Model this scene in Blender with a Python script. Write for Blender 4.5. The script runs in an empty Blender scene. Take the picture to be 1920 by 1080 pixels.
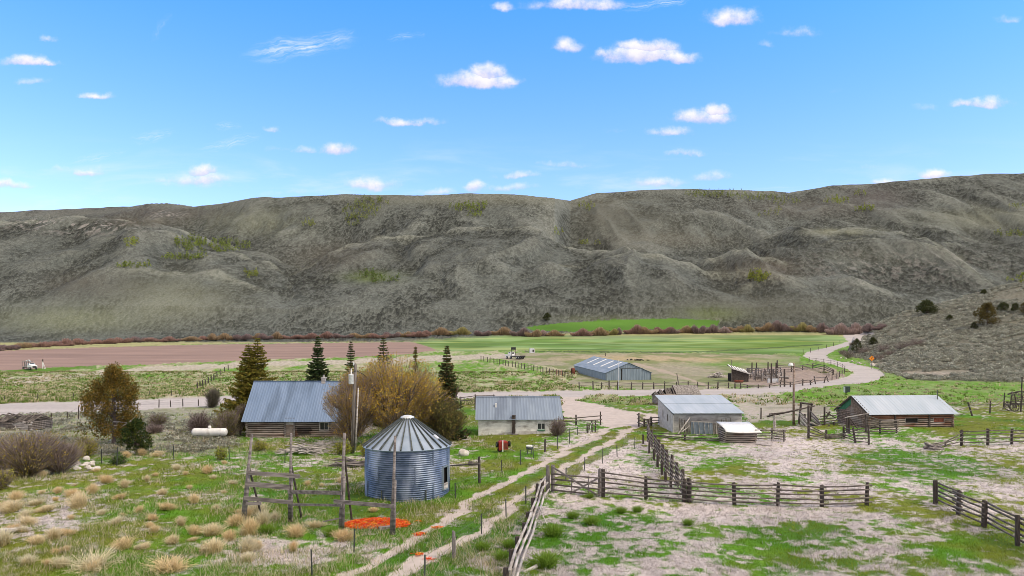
import bpy, math, random
import numpy as np
from mathutils import Vector, Matrix
random.seed(7); rng = np.random.default_rng(11)
R = math.radians
sc = bpy.context.scene
COL = sc.collection
F = 1371.0; CX = 960.0; HZ = 650.0; CZ = 9.0      # focal length / centre / eye level of the photograph in its pixels, eye height in m

# ------------------------------------------------------------------ noise
_T = rng.random((8, 256, 256)).astype(np.float32)
def vn(x, y, s=0):
    T = _T[s % 8]
    xf = np.floor(x); yf = np.floor(y)
    u = (x-xf); v = (y-yf)
    xi = xf.astype(np.int64)+s*37; yi = yf.astype(np.int64)+s*91
    u = u*u*(3-2*u); v = v*v*(3-2*v)
    a = T[xi & 255, yi & 255]; b = T[(xi+1) & 255, yi & 255]
    c = T[xi & 255, (yi+1) & 255]; d = T[(xi+1) & 255, (yi+1) & 255]
    return (a*(1-u)+b*u)*(1-v)+(c*(1-u)+d*u)*v
def fbm(x, y, o=4, s=0):
    t = 0; a = .5; n = 0
    for k in range(o):
        t = t+a*vn(x, y, s+k); n += a; a *= .5; x = x*2.03+17.3; y = y*2.03+9.1
    return t/n
def sst(a, b, x):
    t = np.clip((x-a)/(b-a), 0, 1); return t*t*(3-2*t)
def smax(a, b, k):
    return np.maximum(a, b)+k*np.log1p(np.exp(-np.abs(a-b)/k))

# ------------------------------------------------------------------ terrain grid
px = np.concatenate([np.linspace(-900, -60, 70)[:-1], np.linspace(-60, 1980, 1030), np.linspace(1980, 2820, 70)[1:]])
rr = np.linspace(1112, 767, 400)
Dd = np.concatenate([np.linspace(9, 26.9, 24), 9*F/(rr-650), np.geomspace(107, 520, 270)[1:], np.linspace(520, 1160, 440)[1:],
                     np.linspace(1160, 1520, 80)[1:], np.geomspace(1530, 9000, 14)])
PX = px[None, :]; DD = Dd[:, None]
X = (PX-CX)/F*DD; Y = np.broadcast_to(DD, X.shape)
base = np.interp(Dd, [0, 185, 218, 260, 330, 460, 520, 560], [0, 0, 1.4, 4.5, 7.6, 12, 19, 27])[:, None]
def rowz(row, D): return CZ-(np.asarray(row, float)-HZ)/F*np.asarray(D, float)
def col(tab, k): return np.interp(px, [t[0] for t in tab], [t[k] for t in tab])[None, :]
SKY = [(-900, 420, 1260), (0, 397, 1250), (100, 394, 1245), (190, 389, 1235), (250, 386, 1225), (275, 382.5, 1220), (315, 382, 1200), (365, 388, 1160), (410, 383, 1130),
       (440, 377, 1110), (468, 371.5, 1090), (560, 368, 1050), (650, 365, 1020), (760, 366, 990), (870, 363, 980), (960, 365, 980), (1040, 373, 970), (1070, 375.5, 1080),
       (1095, 369, 1090), (1120, 363, 1100), (1200, 356, 1100), (1300, 354, 1100), (1400, 357, 1120), (1480, 360, 1140), (1510, 356, 1150), (1560, 347, 1150), (1640, 345, 1150), (1740, 334, 1150), (1850, 327, 1150),
       (1930, 324, 1150), (2200, 322, 1150), (2820, 330, 1150)]
def rough(X, Y):
    w = 40*fbm(X/160, Y/160, 2, 3)
    g = 1-np.abs(2*fbm((X+w)/95, (Y+w)/230, 4, 1)-1)
    return 30*(g-.72)+14*(fbm(X/60, Y/75, 4, 2)-.5)
Sr, Sd = col(SKY, 1), col(SKY, 2)
Sz = CZ-(Sr-HZ)/F*Sd
t = np.clip((DD-520)/(Sd-520), 0, 1)
hill = 19+(Sz-19)*(0.45*t+0.55*t**1.9)
hill = np.where(DD > Sd, Sz-(DD-Sd)*.16, hill)
RIDGES = [  # crest (px, row, depth) ; front reach ; back slope ; smoothing
    ([(-900, 440, 800), (0, 425, 800), (100, 418, 820), (200, 411, 850), (260, 416, 850), (330, 431, 850), (420, 452, 830), (520, 482, 800), (640, 540, 740)], 300, .45, 8),
    ([(560, 500, 720), (640, 455, 770), (700, 437, 810), (760, 427, 830), (860, 425, 840), (940, 434, 830), (1000, 444, 820), (1060, 450, 800), (1120, 463, 780), (1180, 485, 740), (1250, 515, 690)], 270, .5, 4),
    ([(920, 548, 660), (980, 515, 680), (1040, 494, 690), (1100, 481, 700), (1160, 476, 700), (1230, 479, 700), (1300, 492, 690), (1360, 512, 670), (1420, 531, 650), (1500, 560, 620)], 160, .5, 3),
    ([(1270, 500, 840), (1320, 486, 860), (1380, 468, 850), (1440, 450, 850), (1500, 433, 850), (1560, 432, 860), (1620, 441, 860), (1700, 456, 840), (1790, 490, 790)], 210, .6, 3),
    ([(1520, 470, 960), (1600, 432, 985), (1700, 430, 1000), (1800, 438, 980), (1950, 446, 950), (2100, 440, 950), (2820, 400, 950)], 300, .5, 4),
    ([(1400, 520, 720), (1480, 474, 760), (1560, 463, 770), (1680, 467, 770), (1760, 481, 740), (1830, 505, 700), (1900, 540, 660)], 160, .5, 3),
    ([(1060, 600, 575), (1120, 583, 590), (1200, 570, 600), (1300, 553, 615), (1400, 535, 630), (1500, 530, 635), (1600, 532, 625), (1660, 548, 605), (1710, 578, 580), (1750, 612, 550)], 62, .5, 2.5),
    ([(1270, 520, 730), (1310, 493, 725), (1350, 483, 720), (1400, 478, 715), (1440, 490, 700), (1480, 508, 680), (1530, 530, 660), (1570, 560, 640)], 90, .5, 2),
    ([(130, 560, 620), (200, 527, 640), (270, 512, 650), (340, 512, 655), (400, 516, 655), (470, 535, 640), (540, 570, 610)], 80, .4, 3),
    ([(-200, 530, 650), (-50, 520, 660), (50, 508, 665), (120, 512, 660), (190, 540, 630), (240, 580, 590)], 100, .4, 3),
    ([(500, 610, 560), (580, 575, 600), (680, 560, 620), (780, 572, 610), (860, 600, 570)], 60, .3, 4),
    ([(170, 462, 740), (240, 440, 770), (330, 445, 780), (420, 470, 760), (520, 500, 720)], 120, .4, 3),
]
crestm = np.zeros(X.shape, np.float32); frontm = np.zeros(X.shape, np.float32)
for tab, wf, sb, k in RIDGES:
    cr, cd = col(tab, 1), col(tab, 2)
    zc = CZ-(cr-HZ)/F*cd
    lo, hi = tab[0][0], tab[-1][0]
    fade = np.maximum(0, np.maximum(lo-PX, PX-hi))*.35
    d = DD-cd
    sf = np.maximum(.12, (zc-22)/np.maximum(40., cd-535))
    e = np.where(d < 0, -d*sf*1.0, d*sb*1.7)
    e = np.sqrt(e*e+9)-3
    own = sst(-3, 3, zc-fade-e-hill)*(fade < 8)
    crestm = np.maximum(crestm, own*np.exp(-((d+5)/11)**2)); frontm = np.maximum(frontm*(1-own*(d > 0)), own*sst(-4, -26, d)*sst(-230, -70, d))
    hill = smax(hill, zc-fade-e, k)
far = sst(500, 580, DD)
z = base*(1-far)+np.maximum(hill, base)*far
z = np.where(DD > 560, hill, z)
rg = rough(X, Y)
nearsky = np.clip((Sd-DD)/120, 0.12, 1)
z = z+rg*sst(540, 680, DD)*np.where(DD > Sd, .1, nearsky)
# right-hand foothill
FT = [(1560, 240), (1600, 232), (1640, 212), (1700, 190), (1760, 182), (1850, 178), (1920, 174), (2200, 168), (2820, 160)]
FC = [(1560, 640, 300), (1600, 630, 310), (1625, 622, 320), (1645, 608, 325), (1700, 586, 325), (1760, 570, 322), (1830, 549, 318), (1920, 525, 312), (2100, 480, 300), (2820, 420, 290)]
ft = np.interp(px, [a for a, b in FT], [b for a, b in FT])[None, :]
fr, fd = col(FC, 1), col(FC, 2)
fz = CZ-(fr-HZ)/F*fd
tt = (DD-ft)/(fd-ft)
fh = np.where(tt < 1, fz*(.35*np.clip(tt, -.2, 1)+.65*np.clip(tt, 0, 1)**1.35)+np.minimum(tt, 0)*9, fz-(DD-fd)*.3)
fh = fh+(2.2*(fbm(X/28, Y/40, 3, 5)-.5)+.9*(fbm(X/6, Y/8, 2, 6)-.5))*sst(0, .25, tt)
fh = fh-np.maximum(0, 1600-PX)*.5
foot = (fh > z-.15) & (PX > 1545) & (DD < 420)
z = np.where(DD < 430, smax(z, fh, .25), z)
# small undulation of the near ground
z = z+(.5*(fbm(X/9, Y/9, 3, 4)-.5)*sst(20, 30, DD)+.12*(fbm(X/1.3, Y/1.3, 2, 2)-.5))*(1-sst(80, 100, DD))
ROW = HZ+(CZ-z)/DD*F
PXf = np.broadcast_to(PX, X.shape)

# ------------------------------------------------------------------ painting the ground: what grows or lies where, with relief shading put into the hills
jx = (fbm(X/2.2, Y/2.2, 4, 1)-.5); jy = (fbm(X/2.2+50, Y/2.2, 4, 2)-.5)
amp = np.interp(Dd, [20, 60, 110, 300, 600], [46, 22, 12, 6, 4])[:, None]
qx = PXf+jx*amp*1.6; qy = ROW+jy*amp*.55
def poly(pts, x=None, y=None):
    x = qx if x is None else x; y = qy if y is None else y
    ins = np.zeros(x.shape, bool)
    n = len(pts)
    for i in range(n):
        (x0, y0), (x1, y1) = pts[i], pts[(i+1) % n]
        if y0 == y1: continue
        c = ((y0 > y) != (y1 > y)) & (x < (x1-x0)*(y-y0)/(y1-y0)+x0)
        ins ^= c
    return ins
def line(pts, ky=1.0):      # distance in photo pixels to a polyline (rows stretched by ky)
    best = np.full(X.shape, 1e9)
    for (x0, y0), (x1, y1) in zip(pts[:-1], pts[1:]):
        dx, dy = x1-x0, (y1-y0)*ky
        tt = np.clip(((qx-x0)*dx+(qy-y0)*ky*dy)/(dx*dx+dy*dy), 0, 1)
        best = np.minimum(best, np.hypot(qx-x0-tt*dx, (qy-y0)*ky-tt*dy))
    return best
def blob(cx, cy, rx, ry): return np.exp(-(((qx-cx)/rx)**2+((qy-cy)/ry)**2))
BG = [(318, 1070, 1.15), (305, 927, .8), (197, 906, .75), (240, 907, .55), (172, 927, .6), (150, 952, .8), (135, 935, .6), (42, 998, .85), (67, 1018, .8), (100, 1012, .75), (122, 1004, .7), (175, 1066, .9), (232, 1029, .75), (272, 1027, .6), (312, 957, .6), (217, 984, .55), (365, 944, .7), (397, 1004, .9), (430, 1014, .85), (460, 1038, .95), (468, 1004, .8), (362, 1014, .5), (390, 887, .55), (437, 907, .6), (355, 917, .6), (12, 955, .7), (22, 994, .75), (67, 947, .7), (265, 854, .75), (295, 856, .7), (235, 859, .55),
      (492, 985, .85), (555, 1005, .95), (592, 990, .7), (645, 1014, .9), (515, 972, .7), (577, 910, .45), (604, 913, .5), (550, 1034, .7), (8, 1022, .8), (30, 940, .6), (85, 960, .75), (110, 925, .55), (48, 970, .7), (280, 990, .5), (340, 985, .5), (420, 870, .45), (330, 880, .45), (180, 885, .5), (640, 905, .45), (700, 960, .4), (480, 965, .7), (445, 985, .6)]
rb_ = random.Random(21)
for q in range(44): BG.append((rb_.uniform(-10, 480), 880+190*rb_.random()**.8, .3+.5*rb_.random()**2))
def C(*c): return np.array(c, np.float32)
STRAW, STRAW2, GREEN, GREEN2, YEL, SAGE = C(.545, .49, .49), C(.30, .25, .215), C(.085, .20, .014), C(.04, .125, .012), C(.175, .205, .03), C(.20, .205, .165)
DIRT, ROADC, PLOUGH, TAN = C(.45, .395, .37), C(.415, .385, .38), C(.275, .195, .170), C(.44, .33, .21)
n1 = fbm(X/3.0, Y/3.0, 5, 0); n2 = fbm(X/.7, Y/.7, 3, 3); n3 = fbm(X/11, Y/11, 4, 5); n4 = fbm(X/.28, Y/.28, 2, 6)
nf = fbm(X/4., Y/13, 4, 4)
green = np.full(X.shape, .42)+.0*X
green += .08*sst(900, 700, qx)*sst(820, 850, qy)
green -= .30*sst(960, 1040, qx)*sst(815, 835, qy)
green += .07*sst(120, 260, qx)*sst(640, 560, qx)*sst(850, 870, qy)
for (a, b, c, d, w) in [(1385, 878, 55, 20, .6), (1760, 868, 190, 26, .34), (1600, 855, 70, 10, .35), (1530, 1000, 70, 20, .55), (1420, 1000, 50, 14, .5), (1480, 1055, 150, 22, .5), (1830, 1040, 120, 40, .5), (1890, 985, 60, 30, .45), (1700, 945, 90, 20, .4),
                        (1120, 980, 80, 16, .45), (1090, 1012, 70, 12, .4), (1200, 1035, 60, 10, .3), (1320, 905, 40, 12, .35), (1340, 840, 40, 8, .2), (1830, 795, 110, 20, .6), (1640, 818, 40, 5, .3), (1165, 745, 100, 25, .4), (1220, 812, 30, 16, .4),
                        (560, 930, 90, 18, .4), (330, 900, 90, 14, .3), (300, 960, 120, 18, .25), (60, 1050, 140, 26, .4), (260, 1058, 60, 18, .45), (400, 985, 60, 16, .4), (920, 835, 70, 20, .55), (960, 885, 60, 24, .6), (700, 955, 110, 30, .6), (780, 1000, 60, 18, .6), (640, 1060, 60, 14, .3), (870, 915, 60, 34, .6), (1000, 830, 80, 16, .3),
                        (620, 770, 60, 30, .2), (880, 790, 30, 30, .4), (1800, 720, 200, 22, .35), (1560, 745, 90, 14, .3), (460, 845, 80, 10, .3), (1450, 790, 60, 6, .4),
                        (250, 700, 200, 20, .1), (1520, 700, 50, 6, .4), (1530, 662, 30, 8, .5),
                        (50, 955, 100, 34, -.45), (130, 920, 60, 14, -.2), (420, 1045, 70, 18, -.4), (560, 1040, 110, 26, -.75), (700, 1020, 70, 18, -.4), (620, 955, 40, 10, -.3), (300, 985, 60, 10, -.2), (910, 892, 26, 12, -.5), (870, 830, 40, 12, -.5), (1090, 818, 30, 10, -.5), (1150, 880, 60, 30, -.4), (480, 880, 40, 8, -.3), (560, 865, 60, 8, -.3), (880, 1040, 70, 40, -.3),
                        (1250, 960, 120, 14, -.3), (1450, 850, 90, 30, -.35), (1470, 960, 150, 8, -.25), (1200, 1070, 90, 18, -.3), (1600, 825, 150, 8, -.3)]:
    green += w*blob(a, b, c, d)
for (a, b, s_) in BG: green -= .18*s_*blob(a, b+3, 22*s_, 7*s_)
leftsage = sst(470, 420, qx)*sst(862, 835, qy)*sst(755, 772, qy)
nA = fbm(X/1.7+9, Y/2.6, 4, 7)
gsel = sst(.34, .66, green*.56+.36*n1+.36*nA+.85*(n2-.5)+.55*(n4-.5)+.02)
straw = STRAW*(.78+.5*n2[..., None])*(1-.22*sst(.45, .7, n3)[..., None])+(STRAW2-STRAW)*sst(.55, .75, n4)[..., None]*.5
yel = sst(.35, .65, fbm(X/5, Y/5, 3, 7)+.25*sst(760, 1000, np.abs(qx-960)))
gcol = (GREEN*(1-yel)[..., None]+YEL*yel[..., None]*.8)*(.6+.75*n2[..., None])
gcol = gcol+(GREEN2-gcol)*(.75*sst(.5, .72, n3))[..., None]
c = straw*(1-gsel[..., None])+gcol*gsel[..., None]
def mixc(m, colr):
    global c
    m = np.clip(m, 0, 1)
    if m.ndim == 2: m = m[..., None]
    c = c*(1-m)+colr*m
def pm(pts): return poly(pts).astype(np.float32)
# sage flat on the left and under the bushes
mixc(leftsage*.75, (SAGE*1.15)*(.55+.9*n2[..., None])+C(.05, .04, .02)*n3[..., None])
mid = sst(110, 130, Y)*sst(510, 480, Y)
# tussocky meadows beyond the road
tus = mid*sst(.42, .62, nf*.5+n2*.5)
pal = (sst(.35, .65, .55*nf+.45*fbm(X/1.1, Y/1.6, 3, 2))*(1-.65*sst(1350, 1500, qx)))[..., None]
mixc(mid*.9, GREEN*(.75+.8*n2[..., None])*(1-pal)+STRAW*pal*(.45+.5*n2[..., None])*np.array([.95, 1., .72]))
tan_lot = pm([(965, 662), (1100, 661), (1300, 662), (1440, 664), (1500, 668), (1500, 690), (1590, 712), (1480, 724), (1240, 732), (1060, 722), (1085, 700), (1000, 684), (930, 672)])
mixc(tan_lot*.85, C(.30, .265, .215)*(.75+.5*n2[..., None])+(TAN-C(.30, .265, .215))*(.9*blob(1200, 672, 150, 8)+.7*blob(1370, 676, 70, 6))[..., None]*(.6+.8*n3[..., None]))
mixc(tan_lot*sst(.42, .60, .6*n3+.4*nf)*.8, C(.15, .19, .07)*(.8+.4*n2[..., None]))
mixc(blob(1360, 683, 70, 4)*.8+blob(1140, 660, 150, 2.5)*.5+blob(1480, 676, 50, 5)*.5, GREEN*(.9+.4*n2[..., None]))
mixc(.9*sst(6, 2, line([(1190, 682), (1240, 695), (1290, 710), (1330, 724)], 2.2)), C(.37, .31, .26))
mixc(.85*pm([(1405, 698), (1440, 688), (1560, 690), (1585, 706), (1560, 716), (1440, 724), (1395, 722)]), C(.30, .235, .215)*(.6+.8*n2[..., None]))
# pale bare strips by the ploughed field
for pts, w in [([(-60, 722), (0, 712), (80, 705), (160, 700), (300, 688), (460, 681), (640, 676), (820, 668), (960, 664), (960, 671), (830, 678), (640, 684), (460, 689), (300, 698), (160, 708), (60, 720), (-60, 734)], .85), ([(-60, 745), (40, 738), (100, 744), (60, 752), (-60, 757)], .7), ([(40, 752), (110, 746), (100, 754), (30, 760)], .5)]:
    mixc(pm(pts)*w, C(.40, .36, .32)*(.7+.6*n2[..., None]))
# strip under the willows, hay fields, far green field
mixc(pm([(-60, 640), (300, 630), (800, 624), (1640, 612), (1640, 630), (1500, 634), (1000, 636), (800, 640), (400, 645), (0, 658), (-60, 660)]).astype(float)*.95, C(.30, .30, .15)*(.7+.6*nf[..., None]))
field = poly([(770, 641), (800, 634), (900, 628), (1000, 629), (1150, 626), (1300, 626), (1420, 622), (1500, 622), (1560, 625), (1585, 633), (1600, 641), (1555, 652), (1512, 662), (1440, 665), (1300, 661), (1150, 660), (985, 657), (880, 660), (825, 658)], PXf+jx*10, ROW+jy*3) & (DD > 200) & (DD < 500)
fs = fbm((X+.6*Y)/34, Y/15, 5, 2); fs2 = fbm(X/25, Y/25, 3, 1)
fc = C(.105, .19, .045)*(.55+.9*fs[..., None])+C(.085, .10, .07)*sst(.4, .65, fs2)[..., None]+C(.10, .075, .03)*sst(.52, .7, fbm(X/40+7, Y/6, 4, 5))[..., None]
fc = fc*(1-.5*blob(1250, 631, 260, 4)[..., None])+C(.16, .17, .11)*(.75*blob(1250, 631, 260, 4))[..., None]
mixc(field.astype(float), fc)
mixc(.6*field*(blob(1450, 647, 140, 6)), C(.13, .22, .02))
mixc(.75*sst(2.6, 1, line([(985, 659), (1100, 660), (1250, 661), (1330, 659), (1450, 652), (1540, 646)], 1.8)), C(.05, .075, .03))
back = poly([(985, 614), (1050, 606), (1150, 600), (1260, 597), (1350, 601), (1345, 612), (1300, 617), (1180, 620), (1060, 622), (1000, 620)], PXf, ROW) & (DD > 430) & (DD < 580)
mixc(back.astype(float), C(.085, .185, .03)*(.7+.6*fs[..., None]))
plough = poly([(-900, 730), (-60, 700), (0, 695), (160, 687), (300, 683), (460, 676), (640, 671), (770, 664), (822, 657), (800, 649), (772, 641), (640, 643), (400, 646), (200, 651), (0, 658), (-60, 661), (-900, 690)], PXf+jx*8, ROW+jy*2) & (DD > 180) & (DD < 450)
pr = vn(X/90, (Y+.12*X)/2.2, 2)
mixc(plough.astype(float), PLOUGH*(.82+.3*pr[..., None]+.25*(n3[..., None]-.5)))
mixc(.8*sst(5, 2, np.abs(ROW-np.interp(PXf, [0, 160, 460, 770], [699, 690, 679, 667])))*(PXf < 180)*(DD > 150)*(1-plough), GREEN*.9)
# hills: plant tones, with relief shading put into the colour
fines = .55*fbm(X/1.15, Y/2.1, 3, 1)+.45*fbm(X/2.3, Y/4, 2, 4); big = fbm(X/70, Y/90, 4, 6); lum = fbm(X/26, Y/30, 4, 3)
def blur(a, wr, wc):
    for ax, w in ((0, wr), (1, wc)):
        p = np.pad(a, [(w+1, w) if k == ax else (0, 0) for k in (0, 1)], mode='edge'); q = np.cumsum(p, ax, dtype=np.float64)
        a = (q[2*w+1:]-q[:-2*w-1])/(2*w+1) if ax == 0 else (q[:, 2*w+1:]-q[:, :-2*w-1])/(2*w+1)
    return a
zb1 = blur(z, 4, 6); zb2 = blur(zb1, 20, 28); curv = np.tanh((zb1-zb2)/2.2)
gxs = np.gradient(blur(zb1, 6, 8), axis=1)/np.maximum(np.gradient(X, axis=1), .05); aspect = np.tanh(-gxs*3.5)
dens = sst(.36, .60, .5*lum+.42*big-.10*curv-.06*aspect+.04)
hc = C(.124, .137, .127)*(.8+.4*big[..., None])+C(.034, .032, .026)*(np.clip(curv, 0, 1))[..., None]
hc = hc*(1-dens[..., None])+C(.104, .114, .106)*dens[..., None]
hc = hc*(1+.07*aspect+.04*curv)[..., None]  # painted shading: sun-facing slopes and crests lighter, away slopes and gullies darker
spk = sst(.48, .57, fines)
hc = hc*(1-(.68*spk*(.50+.50*dens)))[..., None]+C(.006, .007, .006)*spk[..., None]
hc = hc*(.84+.32*vn(X/.9, Y/1.6, 5)[..., None])*.86*(1+(rng.random(X.shape)-.5)*(.35+.4*dens))[..., None]
def hb(cx, cy, rx, ry): return np.exp(-(((PXf-cx)/rx)**2+((ROW-cy)/ry)**2))
for (a, b, cx_, cy_, w, cl) in [(170, 535, 90, 22, .6, (.070, .065, .055)), (320, 400, 110, 12, .6, (.080, .074, .068)), (150, 397, 150, 8, .5, (.085, .085, .08)), (1190, 420, 110, 36, .5, (.085, .086, .07)), (1430, 505, 70, 22, .75, (.080, .068, .054)), (1130, 395, 50, 22, .35, (.10, .095, .075)),
                                (620, 480, 90, 30, .35, (.10, .09, .075)), (330, 560, 110, 40, .45, (.24, .255, .19)), (130, 600, 140, 26, .45, (.22, .245, .16)), (900, 375, 260, 10, .3, (.19, .19, .14)), (1500, 390, 120, 20, .35, (.12, .11, .10)), (1420, 580, 200, 30, .4, (.12, .12, .09)),
                                (1640, 370, 60, 22, .5, (.10, .09, .09)), (1850, 410, 110, 22, .4, (.20, .21, .16)), (480, 415, 90, 26, .35, (.22, .235, .17)), (1250, 450, 120, 16, .25, (.20, .19, .155)), (260, 417, 80, 9, .6, (.08, .072, .055)), (1580, 435, 60, 6, .6, (.24, .25, .18)), (1130, 600, 120, 8, .3, (.18, .2, .12)), (1330, 590, 60, 14, .4, (.15, .2, .06)),
                                (700, 520, 45, 10, .6, (.12, .17, .04)), (1640, 480, 120, 20, .3, (.12, .125, .10))]:
    m = w*hb(a, b, cx_, cy_)*sst(.2, .6, lum+.15)
    hc = hc*(1-m[..., None])+C(*cl)*(m*(.75+.5*fines))[..., None]
for cr in ([(720, 430), (770, 425), (860, 424), (940, 433), (1000, 443), (1060, 449), (1120, 462)], [(1040, 493), (1100, 480), (1160, 475), (1230, 478)], [(1500, 432), (1560, 431), (1620, 440)], [(1560, 462), (1680, 466), (1760, 480)], [(200, 411), (260, 415)]):
    xs = [p[0] for p in cr]; ys = [p[1] for p in cr]
    m = np.exp(-((ROW-np.interp(PXf, xs, ys)-2)/3.2)**2)*((PXf > xs[0]) & (PXf < xs[-1]))*.32
    pass
hc = 1.07*hc*(1-(.15*frontm*(.5+lum))[..., None]); m = .42*crestm*sst(.2, .5, lum)*(1-.5*spk); hc = hc*(1-m[..., None])+C(.235, .245, .20)*m[..., None]  # ridge fronts darkened and crests paled in the colour so the relief stands out
rock = sst(.62, .70, vn(X/3, Y/5, 6))*(hb(170, 425, 90, 14)+hb(315, 402, 30, 8)+hb(60, 420, 50, 8)+.5*hb(1680, 500, 200, 30)+.6*hb(1330, 605, 40, 8))
hc = hc*(1-np.clip(.55*rock, 0, 1)[..., None])+C(.33, .31, .30)*np.clip(.55*rock, 0, 1)[..., None]
hedge = np.interp(px, [0, 500, 760, 1000, 1200], [432, 442, 455, 500, 512])[None, :]
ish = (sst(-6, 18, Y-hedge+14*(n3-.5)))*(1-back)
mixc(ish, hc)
fcol = (SAGE*.9)*(.5+.8*n2[..., None])+C(.06, .045, .03)*n3[..., None]
mixc(foot.astype(float)*sst(-.02, .06, tt+.08*(n1-.5)), fcol*.8)
mixc(foot*np.clip(.8*blob(1620, 682, 50, 6)+.6*blob(1740, 700, 90, 6), 0, 1), C(.40, .35, .30)*(.5+n2[..., None]))
# gravel road, yard, wheel ruts
road = poly([(-900, 790), (-60, 759), (0, 757), (150, 753), (270, 749), (440, 743), (640, 740), (860, 736), (1060, 733), (1240, 730), (1350, 730), (1420, 727), (1480, 722), (1560, 713), (1592, 706), (1600, 700), (1590, 693), (1560, 683), (1520, 675), (1506, 668), (1511, 661), (1530, 656), (1570, 647), (1590, 640), (1583, 633), (1580, 628), (1592, 624.5), (1640, 622.5),
              (1640, 628), (1616, 632), (1618, 636), (1626, 640), (1600, 646), (1565, 657), (1550, 666), (1556, 674), (1590, 680), (1630, 688), (1652, 696), (1660, 703), (1648, 713), (1620, 719), (1560, 725), (1480, 736), (1400, 742), (1240, 742), (1060, 745), (860, 750), (640, 754), (440, 759), (270, 768), (150, 773), (0, 778), (-60, 780), (-900, 815)], PXf+jx*5, ROW+jy*3) & (DD > 80) & (DD < 520)
yard = poly([(1045, 742), (1100, 745), (1085, 751), (1130, 760), (1180, 771), (1215, 775), (1237, 776), (1237, 790), (1205, 797), (1140, 799), (1118, 790), (1060, 783), (1052, 765)]) & (DD > 70) & (DD < 140)
lot = poly([(1365, 742), (1480, 738), (1440, 745), (1520, 758), (1560, 765), (1545, 782), (1500, 788), (1400, 790), (1390, 770), (1375, 755)]) & (DD > 60)
mixc(lot*.75, DIRT*.92*(.75+.5*n2[..., None])*(1-.3*sst(.5, .65, n1)[..., None]))
mixc(yard*(1-.0*n1), DIRT*1.05*(.85+.3*n2[..., None]))
rut1 = [(600, 1112), (660, 1078), (740, 1036), (800, 1000), (850, 965), (900, 930), (950, 902), (1000, 877), (1060, 846), (1110, 822), (1145, 803), (1165, 790)]
rut2 = [(690, 1112), (745, 1080), (800, 1050), (860, 1016), (910, 981), (960, 946), (1000, 919), (1050, 886), (1100, 856), (1140, 831), (1175, 808), (1200, 792)]
wd = np.interp(ROW, [790, 900, 1080, 1112], [4.6, 6.4, 11.5, 12.5])
l1, l2 = line(rut1), line(rut2)
between = np.minimum(l1, l2) < 60
strip = .95*sst(60, 40, np.maximum(l1, l2)*12/wd)*(ROW > 800)*sst(.25, .5, n1+.12); gsel = np.maximum(gsel, strip); mixc(strip, gcol*.9)
strip = .85*((l2 < wd*3.4) & (PXf > np.interp(ROW, [p[1] for p in rut2[::-1]], [p[0] for p in rut2[::-1]])))*sst(.3, .5, n1+.1); gsel = np.maximum(gsel, strip); mixc(strip, gcol*.9)
rut = np.minimum(l1, l2) < wd*.72
mixc(sst(1.0, .7, np.minimum(l1, l2)/wd)*(ROW > 786)*(DD < 100), DIRT*(.8+.4*n2[..., None]))
mixc(road.astype(float), ROADC*(.80+.16*n2[..., None]+.24*vn(X/14, Y/.9, 3)[..., None]))
edge = (poly([(0, 0)]*3) if False else 0)
# dry shoulder speckle by the road
c = np.clip(c, .012, .8)
cls = np.zeros(X.shape, np.int8)
cls[field | back] = 4; cls[plough] = 3; cls[(rut & (ROW > 786) & (DD < 100)) | yard] = 2
cls[foot & (tt > .0)] = 6; cls[(DD > hedge+14*(n3-.5)) & ~back & (plough < .5) & ~field] = 5; cls[road] = 1
# bushes of the hills as relief, and fine relief in the tussock meadows
z = z+(1.3*sst(.45, .7, fines)*(.3+.7*dens)*ish)*(DD < Sd-4)
z = z+.35*tus*(cls == 0)*(tan_lot < .5)
z = z-.05*(cls == 2)
GP = np.stack([X, Y, z], -1).astype(np.float32)

def link(o, parent=None):
    COL.objects.link(o)
    if parent: o.parent = parent
    return o
def np_mesh(name, verts, faces, cols=None, m=None, smooth=False):
    me = bpy.data.meshes.new(name)
    verts = np.asarray(verts, np.float32); faces = np.asarray(faces, np.int32)
    k = faces.shape[1]
    me.vertices.add(len(verts)); me.vertices.foreach_set('co', verts.ravel())
    me.loops.add(faces.size); me.loops.foreach_set('vertex_index', faces.ravel())
    me.polygons.add(len(faces)); me.polygons.foreach_set('loop_start', np.arange(0, faces.size, k, dtype=np.int32))
    me.polygons.foreach_set('loop_total', np.full(len(faces), k, np.int32))
    if smooth: me.polygons.foreach_set('use_smooth', np.ones(len(faces), bool))
    me.update(calc_edges=True)
    if cols is not None:
        a = me.color_attributes.new('Col', 'FLOAT_COLOR', 'POINT')
        cc = np.ones((len(verts), 4), np.float32); cc[:, :3] = cols
        a.data.foreach_set('color', cc.ravel())
    if m: me.materials.append(m)
    return me

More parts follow.
